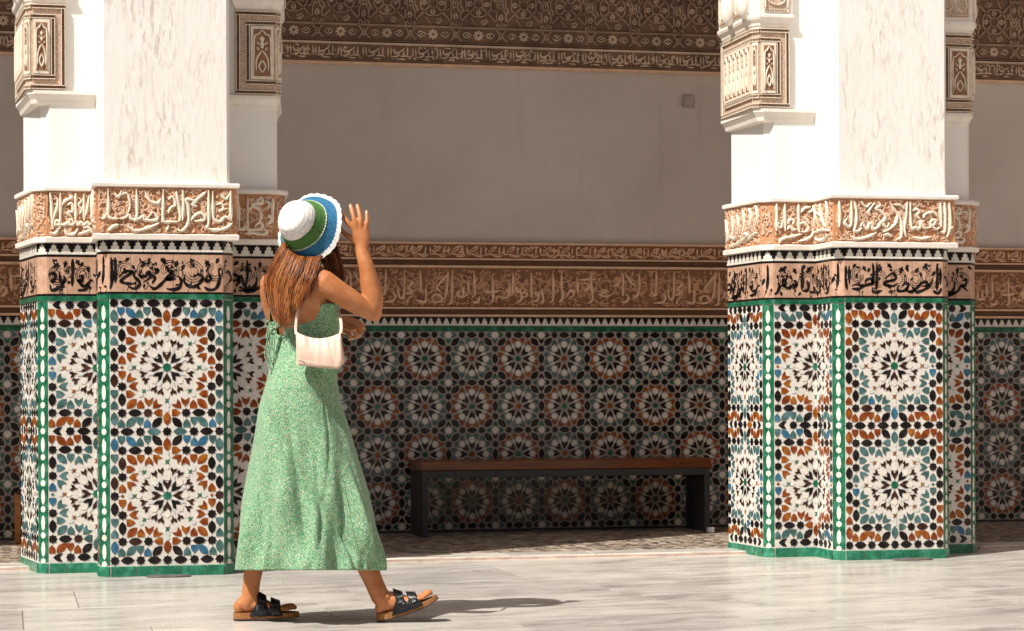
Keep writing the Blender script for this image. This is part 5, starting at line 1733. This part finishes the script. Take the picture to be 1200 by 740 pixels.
# ---------------------------------------------------------------- hair
def surf(px, py):
    """depth of the back of the torso at a column"""
    a_, b_ = (.152, .100) if py > 325 else (.14, .09)
    best = 9
    x = (px - 351) / 296.5
    for k in range(72):
        q = 2 * math.pi * k / 72
        u, v_ = a_ * math.cos(q), b_ * math.sin(q)
        X = u * math.sin(ALPHA) + v_ * math.cos(ALPHA); Y = -u * math.cos(ALPHA) + v_ * math.sin(ALPHA)
        if abs(X - x) < .02: best = min(best, Y)
    if best > 5: best = .02 if x < 0 else -.12
    return best
guides = [[(333, 284), (322, 305), (314, 325), (315, 343), (319, 358)],
          [(336, 292), (325, 312), (317, 333), (320, 354), (326, 372)],
          [(342, 297), (332, 318), (324, 340), (327, 363), (331, 385)],
          [(349, 300), (340, 321), (333, 344), (334, 366), (335, 381)],
          [(356, 301), (349, 322), (341, 343), (339, 362), (339, 373)],
          [(363, 301), (358, 320), (350, 340), (345, 356), (343, 366)],
          [(370, 301), (366, 315), (360, 331), (355, 346), (352, 357)],
          [(377, 300), (373, 310), (368, 322), (364, 333), (361, 343)]]
rnd = random.Random(21)
hm = MB()
def strand(pts, w_, mi):
    p = [Vector(q) for q in pts]
    n = len(p)
    rr = [(w_ * (0.55 + .45 * math.sin(math.pi * min(1, (k / (n - 1)) * .8 + .15))) * (1 if k < n - 1 else .12), w_ * .38 * (1 if k < n - 1 else .12)) for k in range(n)]
    q, r2 = smooth_path(p, rr, 3)
    tube(hm, q, r2, RV, 5, False, mi)
for i in range(2600):
    u = rnd.uniform(0, 6.99)
    k = int(u); fr = u - k
    layer = rnd.random()
    dx, dy = rnd.gauss(0, 1.8), rnd.uniform(-12, 5)
    lenf = rnd.choice([rnd.uniform(.60, .85), rnd.uniform(.8, 1.0), rnd.uniform(.9, 1.08)])
    if rnd.random() < .02: dx *= 1.6
    sw = rnd.uniform(-4.5, 4.5); phs = rnd.uniform(0, 6)
    pts = []
    for j in range(5):
        t = j / 4 * lenf * 4
        jj = min(3, int(t)); f2 = t - jj
        g = lambda q, m: guides[q][m]
        x = (g(k, jj)[0] * (1 - f2) + g(k, jj + 1)[0] * f2) * (1 - fr) + (g(k + 1, jj)[0] * (1 - f2) + g(k + 1, jj + 1)[0] * f2) * fr
        y = (g(k, jj)[1] * (1 - f2) + g(k, jj + 1)[1] * f2) * (1 - fr) + (g(k + 1, jj)[1] * (1 - f2) + g(k + 1, jj + 1)[1] * f2) * fr
        x += dx * (.4 + .25 * j) + sw * math.sin(j * 1.5 + u * 2.1 + phs * .25) * .5
        dsurf = surf(x, y) if y > 318 else (surf(x, 322) * (y - 285) / 37 + (-.035) * (322 - y) / 37 if y > 285 else -.03)
        d = dsurf - .012 - .040 * layer
        pts.append(W(x, y, d))
    mi = 0 if layer < .25 else (2 if mn.noise(Vector((u * 2.6, 3.1, 0))) + rnd.uniform(-.18, .18) > .10 else (0 if mn.noise(Vector((u * 3.4, 9.1, 0))) + rnd.uniform(-.15, .15) > .22 else 1))
    strand(pts, rnd.uniform(.0007, .0021), mi)
# locks falling in front of the shoulder, seen between hat and raised arm
for i in range(300):
    x0 = rnd.uniform(377, 395); y0 = rnd.uniform(284, 296)
    e = (x0 - 377) / 18
    x1 = 384 + e * 18 + rnd.gauss(0, 1.5); y1 = rnd.uniform(322, 342)
    d = rnd.uniform(-.015, .06)
    strand([W(x0, y0, d), W(x0 + (x1 - x0) * .45 + rnd.uniform(-1, 2), y0 + (y1 - y0) * .35, d - .005), W(x0 + (x1 - x0) * .85 + 1, y0 + (y1 - y0) * .7, d), W(x1, y1, d + .01)], rnd.uniform(.0010, .0030), rnd.choice([0, 0, 1, 1, 2]))
# solid mass under the strands
limb(hm, [W(360, 284, .0), W(350, 305, -.035), W(338, 325, -.025), W(331, 345, -.015), W(332, 362, -.02)], [(.075, .062), (.062, .05), (.048, .042), (.040, .030), (.02, .012)], RV, seg=16)
limb(hm, [W(374, 286, .04), W(385, 303, .03), W(392, 322, .035)], [(.05, .05), (.035, .04), (.018, .02)], RV, seg=14)
hair = hm.obj('hair', ['hair_dark', 'hair_mid', 'hair_light'], woman, smooth=True)

# ---------------------------------------------------------------- handbag
bag = empty('handbag', W(372, 431, -.2).to_tuple(), 'small blush pink shoulder bag with gathered top, hanging at the hip of the woman', 'handbag')
BO = bag.location.copy()
BT = (RV * .93 + FV * -.10).normalized(); BN = BT.cross(UP).normalized()
def BP(px, py, d): return W(px, py, d)
mb = MB()
NX, NY = 44, 26
vs = []
def bag_out(t):         # t 0..1 left to right -> top y, bottom y, x
    x_top = 346.5 + (399 - 346.5) * t; x_bot = 348 + (404.5 - 348) * t
    top = 388 + 8.0 * math.sin(math.pi * t) ** .8 + 1.5 * t
    bot = 428.5 + 3.5 * t * 1.4 - 9 * max(0, t - .86) / .14 * 1.0 - 1.5 * max(0, .06 - t) / .06
    return x_top, x_bot, top, bot
for side_ in (-1, 1):
    for i in range(NX + 1):
        t = i / NX
        xt, xb, yt, yb = bag_out(t)
        for j in range(NY + 1):
            s = j / NY
            y = yt + (yb - yt) * s; x = xt + (xb - xt) * s
            prof_ = math.sin(math.pi * min(1, s * .72 + .04)) ** .7 if s < .93 else math.sqrt(max(0, 1 - ((s - .93) / .07) ** 2)) * .9
            e = min(1, min(t, 1 - t) / .07); e = math.sqrt(1 - (1 - e) ** 2)
            puff = .030 * prof_ * e
            cre = 0
            for c0, c1, wd, am in ((.28, .36, .05, .006), (.40, .40, .04, .004), (.74, .80, .035, .010), (.93, .80, .05, .006), (.60, .52, .06, .004)):
                cc = c0 + (c1 - c0) * s
                cre += am * math.exp(-((t - cc) / wd) ** 2) * max(0, 1 - s * .9)
            puff = max(.002 * e, puff - (cre if side_ < 0 else 0) + .0008 * math.sin(t * 40 + s * 3) * (1 - s) * e)
            vs.append(W(x, y, -.185 - .03 * t + side_ * puff) - BO)
m = NY + 1; half = (NX + 1) * m
fs_ = []
for i in range(NX):
    for j in range(NY):
        q = (i * m + j, i * m + j + 1, (i + 1) * m + j + 1, (i + 1) * m + j)
        fs_.append(q); fs_.append(tuple(x + half for x in q)[::-1])
for i in range(NX):
    for j in (0, NY): fs_.append((i * m + j, (i + 1) * m + j, (i + 1) * m + j + half, i * m + j + half))
for j in range(NY):
    for i in (0, NX): fs_.append((i * m + j, i * m + j + 1, i * m + j + 1 + half, i * m + j + half))
mb.add(vs, fs_)
mb.obj('bag_body', 'bag_leather', bag, smooth=True)
def btube(name, pts, rad, side, n=5, seg=10):
    global WO
    keep = WO; WO = BO
    mb = MB(); p, r = smooth_path(pts, rad, n); tube(mb, p, r, side, seg); WO = keep
    return mb.obj(name, 'bag_leather', bag, smooth=True)
btube('piping', [W(347.5, 426, -.190), W(352, 427.5, -.196), W(370, 430, -.212), W(388, 431.5, -.222), W(398, 429, -.226), W(404.5, 421, -.222)], [.0022] * 6, RV)
btube('piping', [W(350, 421.5, -.214), W(368, 425, -.240), W(386, 427, -.250), W(397, 424.5, -.245), W(403, 418, -.230)], [.0014] * 5, RV)
btube('strap', [W(347, 392, -.186), W(346.6, 384, -.165), W(347.5, 373, -.150), W(349.5, 357, -.150), W(352, 343, -.150), W(357, 328, -.145), W(366, 315, -.115), W(371, 312, -.07), W(374, 318, -.02), W(378, 340, .02)], [(.0052, .0018)] * 10, RV)
btube('strap', [W(399, 391, -.215), W(400, 384, -.17), W(399, 374, -.10), W(396, 362, -.04)], [(.0062, .002)] * 4, RV)
